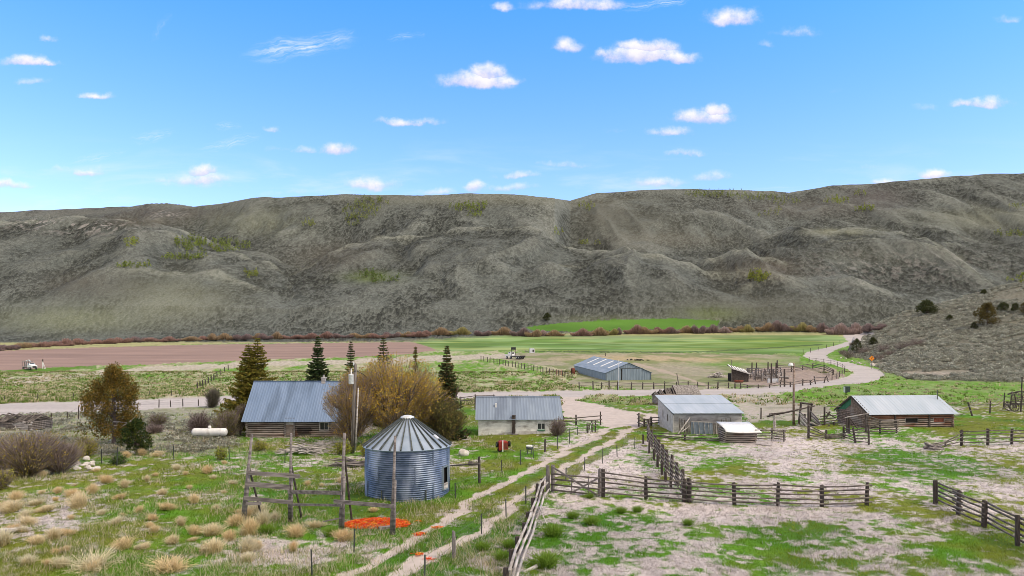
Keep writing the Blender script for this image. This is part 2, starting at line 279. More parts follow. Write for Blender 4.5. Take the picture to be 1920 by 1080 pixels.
# ------------------------------------------------------------------ materials
def nodes(name):
    m = bpy.data.materials.new(name); m.use_nodes = True
    nt = m.node_tree; nt.nodes.clear()
    out = nt.nodes.new('ShaderNodeOutputMaterial'); b = nt.nodes.new('ShaderNodeBsdfPrincipled')
    nt.links.new(b.outputs[0], out.inputs[0])
    return m, nt, b
def vcol_mat(name, rough=.95, spec=.12, nscale=3.0, namp=.35, bump=0., trans=False):
    m, nt, b = nodes(name); N = nt.nodes.new; L = nt.links.new
    a = N('ShaderNodeAttribute'); a.attribute_name = 'Col'
    g = N('ShaderNodeNewGeometry'); nz = N('ShaderNodeTexNoise'); nz.inputs['Scale'].default_value = nscale; nz.inputs['Detail'].default_value = 5
    L(g.outputs['Position'], nz.inputs['Vector'])
    mr = N('ShaderNodeMapRange'); mr.inputs[1].default_value = .25; mr.inputs[2].default_value = .75; mr.inputs[3].default_value = 1-namp; mr.inputs[4].default_value = 1+namp
    L(nz.outputs[0], mr.inputs[0])
    mx = N('ShaderNodeVectorMath'); mx.operation = 'SCALE'; L(a.outputs['Color'], mx.inputs[0]); L(mr.outputs[0], mx.inputs['Scale'])
    L(mx.outputs[0], b.inputs['Base Color'])
    b.inputs['Roughness'].default_value = rough; b.inputs['Specular IOR Level'].default_value = spec
    if bump:
        bp = N('ShaderNodeBump'); bp.inputs['Strength'].default_value = bump; bp.inputs['Distance'].default_value = .15; L(nz.outputs[0], bp.inputs['Height']); L(bp.outputs[0], b.inputs['Normal'])
    return m
def mat(name, c1, c2, scale=(4, 4, 4), rough=.8, metal=0., bump=.25, lo=.35, hi=.65, detail=6, spec=.3, c3=None, s3=(1, 1, 1)):
    m, nt, b = nodes(name); N = nt.nodes.new; L = nt.links.new
    tc = N('ShaderNodeTexCoord'); mp = N('ShaderNodeMapping'); mp.inputs['Scale'].default_value = scale
    L(tc.outputs['Object'], mp.inputs['Vector'])
    nz = N('ShaderNodeTexNoise'); nz.inputs['Scale'].default_value = 1; nz.inputs['Detail'].default_value = detail; L(mp.outputs[0], nz.inputs['Vector'])
    cr = N('ShaderNodeValToRGB'); cr.color_ramp.elements[0].position = lo; cr.color_ramp.elements[1].position = hi
    cr.color_ramp.elements[0].color = (*c1, 1); cr.color_ramp.elements[1].color = (*c2, 1); L(nz.outputs[0], cr.inputs[0])
    src = cr.outputs[0]
    if c3:
        mp3 = N('ShaderNodeMapping'); mp3.inputs['Scale'].default_value = s3; L(tc.outputs['Object'], mp3.inputs['Vector'])
        n3_ = N('ShaderNodeTexNoise'); n3_.inputs['Scale'].default_value = 1; n3_.inputs['Detail'].default_value = 4; L(mp3.outputs[0], n3_.inputs['Vector'])
        r3 = N('ShaderNodeMapRange'); r3.inputs[1].default_value = .52; r3.inputs[2].default_value = .68; L(n3_.outputs[0], r3.inputs[0])
        mx = N('ShaderNodeMix'); mx.data_type = 'RGBA'; L(r3.outputs[0], mx.inputs[0]); L(src, mx.inputs[6]); mx.inputs[7].default_value = (*c3, 1); src = mx.outputs[2]
    L(src, b.inputs['Base Color'])
    b.inputs['Roughness'].default_value = rough; b.inputs['Metallic'].default_value = metal; b.inputs['Specular IOR Level'].default_value = spec
    if bump:
        bp = N('ShaderNodeBump'); bp.inputs['Strength'].default_value = bump; bp.inputs['Distance'].default_value = .03; L(nz.outputs[0], bp.inputs['Height']); L(bp.outputs[0], b.inputs['Normal'])
    return m
M_ground = vcol_mat('ground_cover', nscale=7, namp=.3, bump=.5)
M_hill = vcol_mat('sage_slope', nscale=.9, namp=.28, bump=.6)
M_road = vcol_mat('gravel', nscale=2.2, namp=.10, bump=.15)
M_leaf = vcol_mat('foliage', rough=.75, spec=.15, nscale=5, namp=.2)
_nt = M_leaf.node_tree; _b = _nt.nodes['Principled BSDF']; _t = _nt.nodes.new('ShaderNodeBsdfTranslucent'); _m = _nt.nodes.new('ShaderNodeMixShader'); _m.inputs[0].default_value = .42
_nt.links.new(_b.inputs['Base Color'].links[0].from_socket, _t.inputs[0]); _o = [n for n in _nt.nodes if n.type == 'OUTPUT_MATERIAL'][0]
_nt.links.new(_b.outputs[0], _m.inputs[1]); _nt.links.new(_t.outputs[0], _m.inputs[2]); _nt.links.new(_m.outputs[0], _o.inputs[0])

def grid_object(name, sel, m):
    a = sel[:-1, :-1]
    ii, jj = np.nonzero(a)
    NC = X.shape[1]
    f = np.stack([ii*NC+jj, ii*NC+jj+1, (ii+1)*NC+jj+1, (ii+1)*NC+jj], 1)
    u, inv = np.unique(f.ravel(), return_inverse=True)
    me = np_mesh(name, GP.reshape(-1, 3)[u], inv.reshape(-1, 4), c.reshape(-1, 3)[u], m, True)
    o = link(bpy.data.objects.new(name, me)); o['kind'] = 'structure'
    return o
grid_object('ground', cls == 0, M_ground); grid_object('gravel_road', cls == 1, M_road); grid_object('dirt_track', cls == 2, M_road)
grid_object('ploughed_field', cls == 3, M_road); grid_object('hay_field', cls == 4, M_road)
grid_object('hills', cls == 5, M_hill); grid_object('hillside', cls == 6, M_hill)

# placing things
def zat(x, y):
    p = CX+F*x/y
    fi = np.interp(y, Dd, np.arange(len(Dd))); fj = np.interp(p, px, np.arange(len(px)))
    i = int(min(fi, len(Dd)-2)); j = int(min(fj, len(px)-2)); u = fi-i; v = fj-j
    return float((z[i, j]*(1-u)+z[i+1, j]*u)*(1-v)+(z[i, j+1]*(1-u)+z[i+1, j+1]*u)*v)
def G(p, row):               # ground point seen at a place of the photograph
    j = int(round(np.interp(p, px, np.arange(len(px)))))
    r = HZ+(CZ-z[:, j])/Dd*F
    k = np.nonzero(r <= row)[0]; k = k[k > 20]
    i = max(1, k[0]); w = (r[i-1]-row)/max(1e-6, r[i-1]-r[i]); D = Dd[i-1]+(Dd[i]-Dd[i-1])*min(1, max(0, w))
    x = (p-CX)/F*D
    return Vector((x, D, zat(x, D)))
def W(p, row, D): return Vector(((p-CX)/F*D, D, CZ-(row-HZ)/F*D))
# ------------------------------------------------------------------ object helpers
def V(*a): return Vector(a)
class MB:
    def __init__(s): s.v = []; s.f = []; s.c = []
    def add(s, vs, fs, colr=None):
        n = len(s.v); s.v += [tuple(p) for p in vs]; s.f += [tuple(i+n for i in f) for f in fs]
        s.c += [tuple(colr) if colr is not None else (1, 1, 1)]*len(vs); return s
    def box(s, x0, x1, y0, y1, z0, z1, colr=None):
        return s.add([(x, y, z_) for z_ in (z0, z1) for y in (y0, y1) for x in (x0, x1)], [(0, 2, 3, 1), (4, 5, 7, 6), (0, 1, 5, 4), (2, 6, 7, 3), (0, 4, 6, 2), (1, 3, 7, 5)], colr)
    def beam(s, a, b, w, h=None, colr=None, up=None, taper=1.):
        a, b = Vector(a), Vector(b); h = h or w
        d = (b-a).normalized(); u = Vector(up) if up else (V(0, 0, 1) if abs(d.z) < .9 else V(1, 0, 0))
        r = d.cross(u).normalized(); u = r.cross(d)
        vs = [p+r*(w*k*i/2)+u*(h*k*j/2) for p, k in ((a, 1), (b, taper)) for j in (-1, 1) for i in (-1, 1)]
        return s.add(vs, [(0, 2, 3, 1), (4, 5, 7, 6), (0, 1, 5, 4), (2, 6, 7, 3), (0, 4, 6, 2), (1, 3, 7, 5)], colr)
    def tube(s, pts, rad, n=7, cap=True, colr=None):
        pts = [Vector(p) for p in pts]
        if not hasattr(rad, '__len__'): rad = [rad]*len(pts)
        m = len(s.v); vs = []; fs = []
        for i, p in enumerate(pts):
            d = (pts[min(i+1, len(pts)-1)]-pts[max(i-1, 0)]).normalized()
            u = V(0, 0, 1) if abs(d.z) < .9 else V(1, 0, 0)
            r = d.cross(u).normalized(); u = r.cross(d)
            for k in range(n):
                a = 2*math.pi*k/n; vs.append(p+(r*math.cos(a)+u*math.sin(a))*rad[i])
        for i in range(len(pts)-1):
            for k in range(n): fs.append((i*n+k, i*n+(k+1) % n, (i+1)*n+(k+1) % n, (i+1)*n+k))
        if cap: fs += [tuple(range(n-1, -1, -1)), tuple(range((len(pts)-1)*n, len(pts)*n))]
        return s.add(vs, fs, colr)
    def lathe(s, prof, n=32, colr=None, a0=0, a1=2*math.pi):
        full = abs(a1-a0-2*math.pi) < 1e-4; k = n if full else n+1
        vs = [(r*math.cos(a0+(a1-a0)*i/n), r*math.sin(a0+(a1-a0)*i/n), h) for r, h in prof for i in range(k)]
        fs = [(j*k+i, j*k+(i+1) % k, (j+1)*k+(i+1) % k, (j+1)*k+i) for j in range(len(prof)-1) for i in range(n)]
        return s.add(vs, fs, colr)
    def build(s, name, m, parent=None, smooth=False, loc=None):
        me = bpy.data.meshes.new(name); me.from_pydata(s.v, [], s.f)
        if any(q != (1, 1, 1) for q in s.c):
            a = me.color_attributes.new('Col', 'FLOAT_COLOR', 'POINT')
            a.data.foreach_set('color', np.array([(*q, 1) for q in s.c], np.float32).ravel())
        if smooth: me.polygons.foreach_set('use_smooth', [True]*len(me.polygons))
        me.update(); me.materials.append(m)
        o = link(bpy.data.objects.new(name, me), parent)
        if loc is not None: o.location = loc
        return o
def tag(o, label, cat, group=None, kind=None):
    o['label'] = label; o['category'] = cat
    if group: o['group'] = group
    if kind: o['kind'] = kind
    return o
def thing(name, label, cat, loc=(0, 0, 0), rotz=0., group=None):
    o = link(bpy.data.objects.new(name, None)); o.empty_display_size = .2
    o.location = loc; o.rotation_euler = (0, 0, rotz)
    return tag(o, label, cat, group)
def dup(root, loc, rotz=0., scale=1., label=None, group=None):
    r = root.copy(); COL.objects.link(r); r.location = loc; r.rotation_euler = (0, 0, rotz); r.scale = (scale,)*3 if not hasattr(scale, '__len__') else scale
    if label: r['label'] = label
    if group: r['group'] = group
    for ch in list(root.children):
        q = ch.copy(); COL.objects.link(q); q.parent = r
        for g in ch.children:
            d = g.copy(); COL.objects.link(d); d.parent = q
    return r
U = random.uniform
M = {}
M['wood'] = mat('weathered_wood', (.085, .072, .066), (.21, .185, .17), (9, 9, 1.5), .9)
M['rail'] = mat('weathered_pole', (.075, .064, .058), (.19, .165, .15), (3, 3, 3), .9)
M['palerail'] = mat('bleached_pole', (.24, .215, .205), (.55, .51, .49), (2.2, 1.2, 9), .9)
M['darkpost'] = mat('dark_post', (.035, .028, .026), (.10, .082, .075), (8, 8, 2), .95)
M['plank'] = mat('grey_plank', (.10, .088, .085), (.27, .24, .235), (1.2, 8, 8), .9)
M['log'] = mat('brown_log', (.115, .08, .06), (.30, .225, .185), (.7, 4, 5), .9, c3=(.30, .26, .235), s3=(.5, .5, .7))
M['greylog'] = mat('grey_log', (.17, .14, .12), (.40, .345, .31), (.7, 4, 6), .9, c3=(.16, .085, .055), s3=(.35, .35, .9))
M['redlog'] = mat('red_brown_log', (.13, .058, .035), (.30, .15, .095), (.8, 5, 8), .9)
M['gap'] = mat('log_gap', (.022, .016, .013), (.06, .045, .036), (2, 2, 2), 1.)
M['roof'] = mat('galvanised_roof', (.155, .225, .355), (.20, .275, .42), (1.6, .35, .35), .55, .2, .05, .3, .7, c3=(.125, .18, .28), s3=(.9, .22, .22))
M['shedroof'] = mat('dull_roof', (.19, .24, .325), (.245, .30, .385), (1.6, .35, .35), .55, .2, .05, .3, .7, c3=(.16, .20, .27), s3=(.9, .22, .22))
M['paleroof'] = mat('pale_metal_roof', (.36, .42, .49), (.45, .50, .57), (1.1, .3, .3), .55, .15, .05, .3, .7)
M['bin'] = mat('bin_steel', (.06, .09, .15), (.15, .195, .285), (2.2, 2.2, 5), .45, .35, .06, .3, .7, c3=(.33, .38, .48), s3=(.8, .8, .35))
M['binroof'] = mat('bin_roof_steel', (.27, .34, .44), (.38, .45, .56), (1.4, 1.4, 1.4), .42, .35, .05, .3, .7)
M['barn'] = mat('barn_steel', (.17, .22, .27), (.255, .31, .365), (3, 3, .4), .5, .2, .05)
M['barnroof'] = mat('barn_roof_steel', (.19, .245, .315), (.29, .345, .42), (.8, .3, .3), .5, .2, .05, .3, .7)
M['white'] = mat('white_paint', (.66, .66, .66), (.82, .82, .81), (3, 3, 3), .5)
M['block'] = mat('whitewashed_block', (.64, .635, .625), (.84, .835, .82), (1.5, 1.5, 3), .9, c3=(.34, .32, .31), s3=(.7, .7, 1.8))
M['greyblock'] = mat('grey_board', (.28, .265, .27), (.50, .475, .475), (.8, .8, 5), .9, c3=(.20, .185, .185), s3=(.8, .8, 2))
M['paleblock'] = mat('pale_block', (.42, .395, .39), (.58, .555, .55), (2, 2, 3), .9)
M['black'] = mat('black', (.012, .012, .013), (.03, .03, .03), (4, 4, 4), .6)
M['dark'] = mat('dark_opening', (.008, .007, .007), (.018, .016, .015), (4, 4, 4), .9)
M['red'] = mat('red_paint', (.17, .015, .012), (.30, .03, .02), (4, 4, 4), .5)
M['rust'] = mat('rust', (.12, .035, .022), (.22, .075, .05), (5, 5, 5), .8)
M['orange'] = mat('orange_sign', (.80, .25, .01), (.85, .29, .015), (4, 4, 4), .4)
M['steel'] = mat('dark_steel', (.05, .06, .055), (.11, .12, .115), (6, 6, 6), .6, .3)
M['pale_steel'] = mat('pale_steel', (.50, .52, .55), (.66, .68, .70), (6, 6, 6), .45, .2)
M['tyre'] = mat('rubber', (.015, .015, .015), (.03, .03, .03), (6, 6, 6), .85)
M['glass'] = mat('window_glass', (.015, .02, .025), (.04, .05, .06), (1, 1, 1), .08, 0, 0, spec=.6)
M['green'] = mat('green_paint', (.03, .13, .07), (.06, .20, .11), (4, 4, 4), .8)
M['stone'] = mat('pale_rock', (.40, .36, .33), (.66, .62, .59), (3, 3, 3), .95, bump=.6)
M['shingle'] = mat('old_shingle', (.13, .115, .11), (.40, .37, .35), (7, 7, 14), .95, lo=.42, hi=.6)
M['bark'] = mat('bark', (.06, .045, .04), (.17, .135, .12), (5, 5, 1.4), .95)
M['tank'] = mat('tank_white', (.66, .66, .67), (.80, .80, .80), (1.5, 1.5, 1.5), .4, c3=(.5, .48, .46), s3=(1, 1, 2))
M['blue'] = mat('blue_grey_paint', (.16, .19, .24), (.24, .27, .33), (3, 3, 3), .4, .2)

# a wall of stacked logs from a to b (local x), each log a rounded bar
def log_wall(mb, x0, x1, y, z0, z1, n, r, skip=(), along='x', ends=.18):
    dz = (z1-z0)/n
    for i in range(n):
        zc = z0+(i+.5)*dz; o = U(-.02, .02); e0, e1 = U(0, ends), U(0, ends)
        segs = [(x0-e0, x1+e1)]
        for (a, b, lo, hi) in skip:
            if lo < zc < hi:
                new = []
                for s0, s1 in segs:
                    if a > s0: new.append((s0, min(a, s1)))
                    if b < s1: new.append((max(b, s0), s1))
                segs = [q for q in new if q[1]-q[0] > .03]
        for s0, s1 in segs:
            nn = max(2, int((s1-s0)/1.5)+1)
            ps = [(s0+(s1-s0)*k/nn, y+o+U(-.012, .012), zc+U(-.012, .012)) for k in range(nn+1)]
            if along == 'y': ps = [(y+o, p[0], p[2]) for p in ps]
            mb.tube(ps, [r*U(.92, 1.05) for _ in ps], 8)
    return mb
# one corrugated roof sheet between four corners (a-b eave, d-c ridge), thickness t
def sheet(mb, a, b, c_, d, ribs, amp=.02, t=.03, rows=2, wob=0.):
    a, b, c_, d = map(Vector, (a, b, c_, d)); n = ((b-a).cross(d-a)).normalized()
    m = ribs*4; vs = []; fs = []
    for j in range(rows+1):
        v = j/rows
        for i in range(m+1):
            u = i/m; p = (a*(1-u)+b*u)*(1-v)+(d*(1-u)+c_*u)*v
            k = amp*(1 if i % 4 == 0 else .15 if i % 4 in (1, 3) else 0)+(U(-wob, wob) if wob else 0)
            vs.append(p+n*k)
    k0 = len(vs); vs += [p-n*(t+amp) for p in [Vector(q) for q in vs]]
    w_ = m+1
    for j in range(rows):
        for i in range(m):
            q = (j*w_+i, j*w_+i+1, (j+1)*w_+i+1, (j+1)*w_+i); fs.append(q); fs.append(tuple(k0+x_ for x_ in q[::-1]))
    per = [i for i in range(w_)]+[j*w_+m for j in range(1, rows+1)]+[rows*w_+i for i in range(m-1, -1, -1)]+[j*w_ for j in range(rows-1, 0, -1)]
    for p, q in zip(per, per[1:]+per[:1]): fs.append((q, p, k0+p, k0+q))
    return mb.add(vs, fs)
def window(parent, x0, x1, z0, z1, y, frame_m, pane_m, fw=.07, depth=.06, mullion=True, name='window'):
    m = MB()
    for q in ((x0-fw, x1+fw, z0-fw, z0), (x0-fw, x1+fw, z1, z1+fw), (x0-fw, x0, z0, z1), (x1, x1+fw, z0, z1)): m.box(q[0], q[1], y-depth, y+.04, q[2], q[3])
    if mullion: m.box((x0+x1)/2-.02, (x0+x1)/2+.02, y-depth*.6, y+.03, z0, z1)
    o = m.build(name, frame_m, parent)
    MB().box(x0, x1, y-.01, y+.02, z0, z1).build('pane', pane_m, o)
    return o
# ------------------------------------------------------------------ log house
p0 = G(463, 819); p0.z -= .1
h = thing('log_house', 'long weathered log house with a steep blue grey metal roof beside the orange willow', 'house', p0, R(0))
HL, HD, EV, RG = 11.4, 6.4, 2.02, 5.45
m = MB(); DOOR = (3.95, 4.75, 0, 2.0); WIN = (7.45, 8.25, .85, 1.5)
log_wall(m, 0, HL, 0, .05, EV, 9, .092, [(DOOR[0]-.1, DOOR[1]+.1, 0, 2.1), (WIN[0]-.1, WIN[1]+.1, WIN[2]-.1, WIN[3]+.1)])
for xx in (0, HL): log_wall(m, 0, HD, xx, .05, EV, 10, .115, along='y')
log_wall(m, 0, HL, HD, .05, EV, 10, .115)
m.build('wall', M['greylog'], h, True)
MB().box(.05, HL-.05, .05, HD-.05, -.3, EV-.02).build('chinking', M['gap'], h)
m = MB(); log_wall(m, 0, 6.2, -.035, EV-.42, EV, 2, .092); m.build('upper_logs', M['redlog'], h, True)
for xx, sx in ((-.02, -1), (HL+.02, 1)):
    g = MB(); g.add([(xx, -.1, EV), (xx, HD+.1, EV), (xx, HD/2, RG-.12), (xx-.06*sx, -.1, EV), (xx-.06*sx, HD+.1, EV), (xx-.06*sx, HD/2, RG-.12)], [(0, 1, 2), (3, 5, 4), (0, 2, 5, 3), (1, 4, 5, 2)])
    g.build('gable', M['log'], h)
rf = MB(); oh = .42; dz = (RG-EV)/(HD/2)
sheet(rf, (-oh, -.45, EV-.45*dz+.12), (HL+oh, -.45, EV-.45*dz+.12), (HL+oh, HD/2, RG+.1), (-oh, HD/2, RG+.1), 46, .022, rows=4)
sheet(rf, (HL+oh, HD+.45, EV-.45*dz+.12), (-oh, HD+.45, EV-.45*dz+.12), (-oh, HD/2, RG+.1), (HL+oh, HD/2, RG+.1), 46, .022)
rf.beam((-oh, HD/2, RG+.13), (HL+oh, HD/2, RG+.13), .22, .07)
ro = rf.build('roof', M['roof'], h)
ch = MB(); ch.box(6.75, 7.15, HD/2-.22, HD/2+.22, RG-.2, RG+.42); ch.box(6.7, 7.2, HD/2-.26, HD/2+.26, RG+.42, RG+.52); ch.tube([(6.95, HD/2, RG+.5), (6.95, HD/2, RG+.8)], .1)
ch.build('chimney', M['greyblock'], ro)
d = MB(); d.box(DOOR[0], DOOR[1], -.02, .03, .25, 1.32); dd = d.build('door', M['log'], h)
MB().box(DOOR[0]+.66, DOOR[0]+.72, -.06, -.02, .75, .85).build('handle', M['steel'], dd)
f = MB(); f.box(DOOR[0]-.12, DOOR[0], -.14, .05, 0, 2.02); f.box(DOOR[1], DOOR[1]+.12, -.14, .05, 0, 2.02); f.box(DOOR[0]-.12, DOOR[1]+.12, -.15, .05, 1.9, 2.03); f.build('door_frame', M['plank'], h)
MB().box(DOOR[0], DOOR[1], -.06, .02, 1.32, 1.66).build('transom_board', M['palerail'], h)
MB().box(DOOR[0], DOOR[1], .0, .03, 1.66, 1.9).build('transom_opening', M['dark'], h)
MB().box(DOOR[0], DOOR[1], -.05, .02, .0, .25).build('doorstep', M['plank'], h)
window(h, *WIN, -.08, M['palerail'], M['glass'], .1)
st = MB()
for i in range(4): st.box(5.1+U(0, .1), 6.6-U(0, .4), -.135, -.115, .35+i*.2, .35+i*.2+.1)
st.build('charred_patch', M['dark'], h)

# ------------------------------------------------------------------ white block shed
p0 = G(897, 817); p0.z -= .05
h = thing('block_shed', 'low whitewashed block shed with a plain blue grey metal roof beside the driveway', 'shed', p0, R(1.5))
SL, SD, EV, RG = 8.0, 5.0, 1.86, 3.75
w_ = MB(); WN = (6.05, 6.75, .72, 1.28)
w_.box(0, WN[0], 0, .2, 0, EV); w_.box(WN[1], SL, 0, .2, 0, EV); w_.box(WN[0], WN[1], 0, .2, 0, WN[2]); w_.box(WN[0], WN[1], 0, .2, WN[3], EV)
w_.box(0, .2, .2, SD, 0, EV); w_.box(SL-.2, SL, .2, SD, 0, EV); w_.box(.2, SL-.2, SD-.2, SD, 0, EV)
for xx in (.003, SL-.203): w_.add([(xx, 0, EV), (xx, SD, EV), (xx, SD/2, RG-.1), (xx+.2, 0, EV), (xx+.2, SD, EV), (xx+.2, SD/2, RG-.1)], [(0, 2, 1), (3, 4, 5), (0, 3, 5, 2), (1, 2, 5, 4)])
w_.build('wall', M['block'], h)
rf = MB(); dz = (RG-EV)/(SD/2)
sheet(rf, (-.3, -.35, EV-.35*dz+.1), (SL+.62, -.35, EV-.35*dz+.1), (SL+.55, SD/2, RG+.08), (-.32, SD/2, RG+.08), 30, .018, rows=3)
sheet(rf, (SL+.62, SD+.35, EV-.35*dz+.1), (-.3, SD+.35, EV-.35*dz+.1), (-.32, SD/2, RG+.08), (SL+.55, SD/2, RG+.08), 30, .018)
rf.beam((-.32, SD/2, RG+.1), (SL+.55, SD/2, RG+.1), .2, .06)
ro = rf.build('roof', M['shedroof'], h)
MB().box(1.7, 1.88, 1.15, 1.4, EV+1.15*dz+.05, EV+1.4*dz+.32).build('roof_vent', M['white'], ro)
c_ = MB(); 
for i in range(11): c_.box(3.42+U(-.02, .02), 3.76+U(-.02, .02), -.3, -.003, .3+i*.16, .3+i*.16+.145)
c_.box(3.4, 3.78, -.32, .02, 2.06, 2.14)
c_.build('chimney', M['darkpost'], h)
b_ = MB()
for i in range(9): b_.box(3.25+U(0, .6), 3.45+U(0, .6), -.5-U(0, .2), -.3, U(0, .05), U(.1, .28))
b_.build('chimney_foot', M['plank'], h)
window(h, *WN, .02, M['white'], M['glass'], .05)
MB().box(WN[0]-.05, WN[1]+.05, -.09, -.003, WN[2]-.17, WN[2]-.05).build('window_sill', M['green'], h)
MB().box(6.0, 6.09, -.06, -.003, 0, .62).build('corner_board', M['white'], h)
MB().box(4.1, 6.0, -.02, -.003, 0, .5).build('plaster_patch', M['paleblock'], h)

# ------------------------------------------------------------------ grain bin
gb = G(764, 927); gx, gy = -6.42, 44.9
h = thing('grain_bin', 'round corrugated steel grain bin with a ribbed cone roof and dark side door', 'grain bin', (gx, gy, zat(gx, gy)-.05), 0)
BR, BH = 2.54, 2.98
prof = []
n = 24
for i in range(n*4+1):
    zz = BH*i/(n*4); prof.append((BR+.04*math.sin(2*math.pi*i/4+.6)+(0.012 if (i//32) % 2 else 0), zz))
# leave the doorway open: door centre towards the camera's right
dc = math.atan2(-gy+39, -gx+12.5)      # facing the driveway
dc = R(-19)
dw = .36/BR
wl = MB(); wl.lathe([p for p in prof if p[1] < .45 or True][0:0] or prof[:17], 96)
wl.lathe(prof[16:57], 92, a0=dc+dw, a1=dc-dw+2*math.pi); wl.lathe(prof[56:], 96)
wl.build('wall', M['bin'], h, True)
MB().lathe([(BR-.12, 0), (BR-.12, BH)], 40).build('inner_wall', M['dark'], h)
for ring in range(3):
    for i in range(7):
        a_ = -2.6+ring*.45+i*.9
        if abs((a_-dc+math.pi) % (2*math.pi)-math.pi) < .3: continue
        MB().beam(((BR+.03)*math.cos(a_), (BR+.03)*math.sin(a_), ring*BH/3+.02), ((BR+.03)*math.cos(a_), (BR+.03)*math.sin(a_), (ring+1)*BH/3-.02), .05, .045).build('sheet_seam', M['bin'], h)
fr = MB()
for s_ in (-1, 1):
    a_ = dc+s_*dw; fr.beam(((BR+.03)*math.cos(a_), (BR+.03)*math.sin(a_), .42), ((BR+.03)*math.cos(a_), (BR+.03)*math.sin(a_), 1.8), .07, .1)
for zz in (.42, 1.8): fr.beam(((BR+.04)*math.cos(dc-dw), (BR+.04)*math.sin(dc-dw), zz), ((BR+.04)*math.cos(dc+dw), (BR+.04)*math.sin(dc+dw), zz), .09, .07)
fr.build('door_frame', M['barn'], h)
MB().beam(((BR+.02)*math.cos(dc-dw), (BR+.02)*math.sin(dc-dw), .62), ((BR+.02)*math.cos(dc+dw), (BR+.02)*math.sin(dc+dw), .62), .05, .34).build('door_board', M['palerail'], h)
k = 26; RR = BR+.16; zt = 4.62; rt = .36
rf = MB(); rf.lathe([(RR, BH-.02), (rt, zt), (rt-.05, zt-.03), (RR-.05, BH-.07), (RR, BH-.02)], 104)
ro = rf.build('roof', M['binroof'], h)
rb = MB()
for i in range(k):
    a_ = 2*math.pi*(i+.5)/k; ca, sa = math.cos(a_), math.sin(a_)
    rb.beam((RR*ca, RR*sa, BH+.03), (rt*ca, rt*sa, zt+.04), .075, .11, taper=.6)
rb.build('roof_rib', M['steel'], ro)
cp = MB(); cp.lathe([(rt+.06, zt-.02), (rt+.06, zt+.08), (rt*.6, zt+.17), (.02, zt+.2)], 40); cp.build('cap', M['pale_steel'], ro, True)
for i in range(6):
    a_ = -1.0+i*math.pi/3
    MB().beam(((BR+.045)*math.cos(a_), (BR+.045)*math.sin(a_), 0), ((BR+.045)*math.cos(a_), (BR+.045)*math.sin(a_), .62), .1, .05).build('anchor_strap', M['steel'], h)
hp = MB(); hp.box(-.16, .16, -.22, .0, 0, .12); q = hp.build('roof_hatch', M['pale_steel'], ro); q.location = (1.9, -1.1, 3.55); q.rotation_euler = (0, R(32), R(-30))

# ------------------------------------------------------------------ grey shed with pale roof
p0 = G(1262, 811); p0.z -= .05
h = thing('board_shed', 'grey board shed with a pale single slope metal roof behind the slab fence', 'shed', p0, R(1))
SL, SD, EV, BK = 7.2, 7.3, 2.1, 3.35
w_ = MB()
for i in range(10): w_.box(.12+U(0, .01), SL-U(0, .02), U(-.02, .01), .12, i*.21+.004, i*.21+.2)
w_.build('front_wall', M['greyblock'], h)
sw = MB()
def sidewall(mb, x0, x1, holes):
    ys = sorted(set([0, SD]+[q for h_ in holes for q in (h_[0], h_[1])]))
    for a, b in zip(ys[:-1], ys[1:]):
        zt = lambda y: EV-.25+(BK-EV)*y/SD
        hs = [h_ for h_ in holes if h_[0] <= a and h_[1] >= b]
        if hs:
            mb.box(x0, x1, a, b, -.1, hs[0][2]); lo = hs[0][3]
        else: lo = -.1
        mb.add([(x0, a, lo), (x1, a, lo), (x0, b, lo), (x1, b, lo), (x0, a, zt(a)), (x1, a, zt(a)), (x0, b, zt(b)), (x1, b, zt(b))], [(0, 2, 3, 1), (4, 5, 7, 6), (0, 1, 5, 4), (2, 6, 7, 3), (0, 4, 6, 2), (1, 3, 7, 5)])
sidewall(sw, 0, .12, [(2.2, 2.75, 1.0, 1.72), (4.5, 4.95, 1.15, 1.95)]); sidewall(sw, SL-.12, SL, [])
sw.box(.12, SL-.12, SD-.12, SD, 0, BK-.25); sw.build('side_wall', M['paleblock'], h)
for i, (a, b, lo, hi) in enumerate([(2.2, 2.75, 1.0, 1.72), (4.5, 4.95, 1.15, 1.95)]): MB().box(.05, .09, a, b, lo, hi).build('window', M['dark'], h)
MB().box(.2, SL-.2, .2, SD-.2, 0, EV-.3).build('interior', M['dark'], h)
rf = MB(); dz = (BK-EV)/SD
sheet(rf, (-.1, -.4, EV-.4*dz+.06), (SL+.12, -.4, EV-.4*dz+.06), (SL+.12, SD/2, (EV+BK)/2+.06), (-.25, SD/2, (EV+BK)/2+.06), 20, .015, wob=.012)
sheet(rf, (-.25, SD/2-.15, (EV+BK)/2+.08), (SL+.12, SD/2-.15, (EV+BK)/2+.08), (SL+.1, SD+.3, BK+.1), (-.3, SD+.3, BK+.1), 20, .015, wob=.012)
rf.build('roof', M['paleroof'], h)
rt_ = MB()
for i in range(13): rt_.beam((.15+i*.57, -.3, EV-.02-.3*dz), (.15+i*.57, 1.2, EV-.02+1.2*dz), .06, .1)
rt_.build('rafter', M['palerail'], h)
# slab fence in front of it
f = thing('slab_fence', 'upright slab board fence with a sheet metal panel in front of the grey shed', 'fence', p0+V(.3, -1.6, 0), R(0))
fb_ = [MB(), MB()]
for i in range(44):
    xx = -.05+i*.125
    if 1.12 < xx < 3.35: continue
    hh = U(1.15, 1.75) if xx < 1.1 or xx > 3.9 else U(1.1, 1.4)
    fb = fb_[xx > 2]; fb.beam((xx+U(-.05, .05), U(-.05, .05), 0), (xx+U(-.09, .09), U(-.1, .1), hh), U(.07, .12), U(.03, .08))

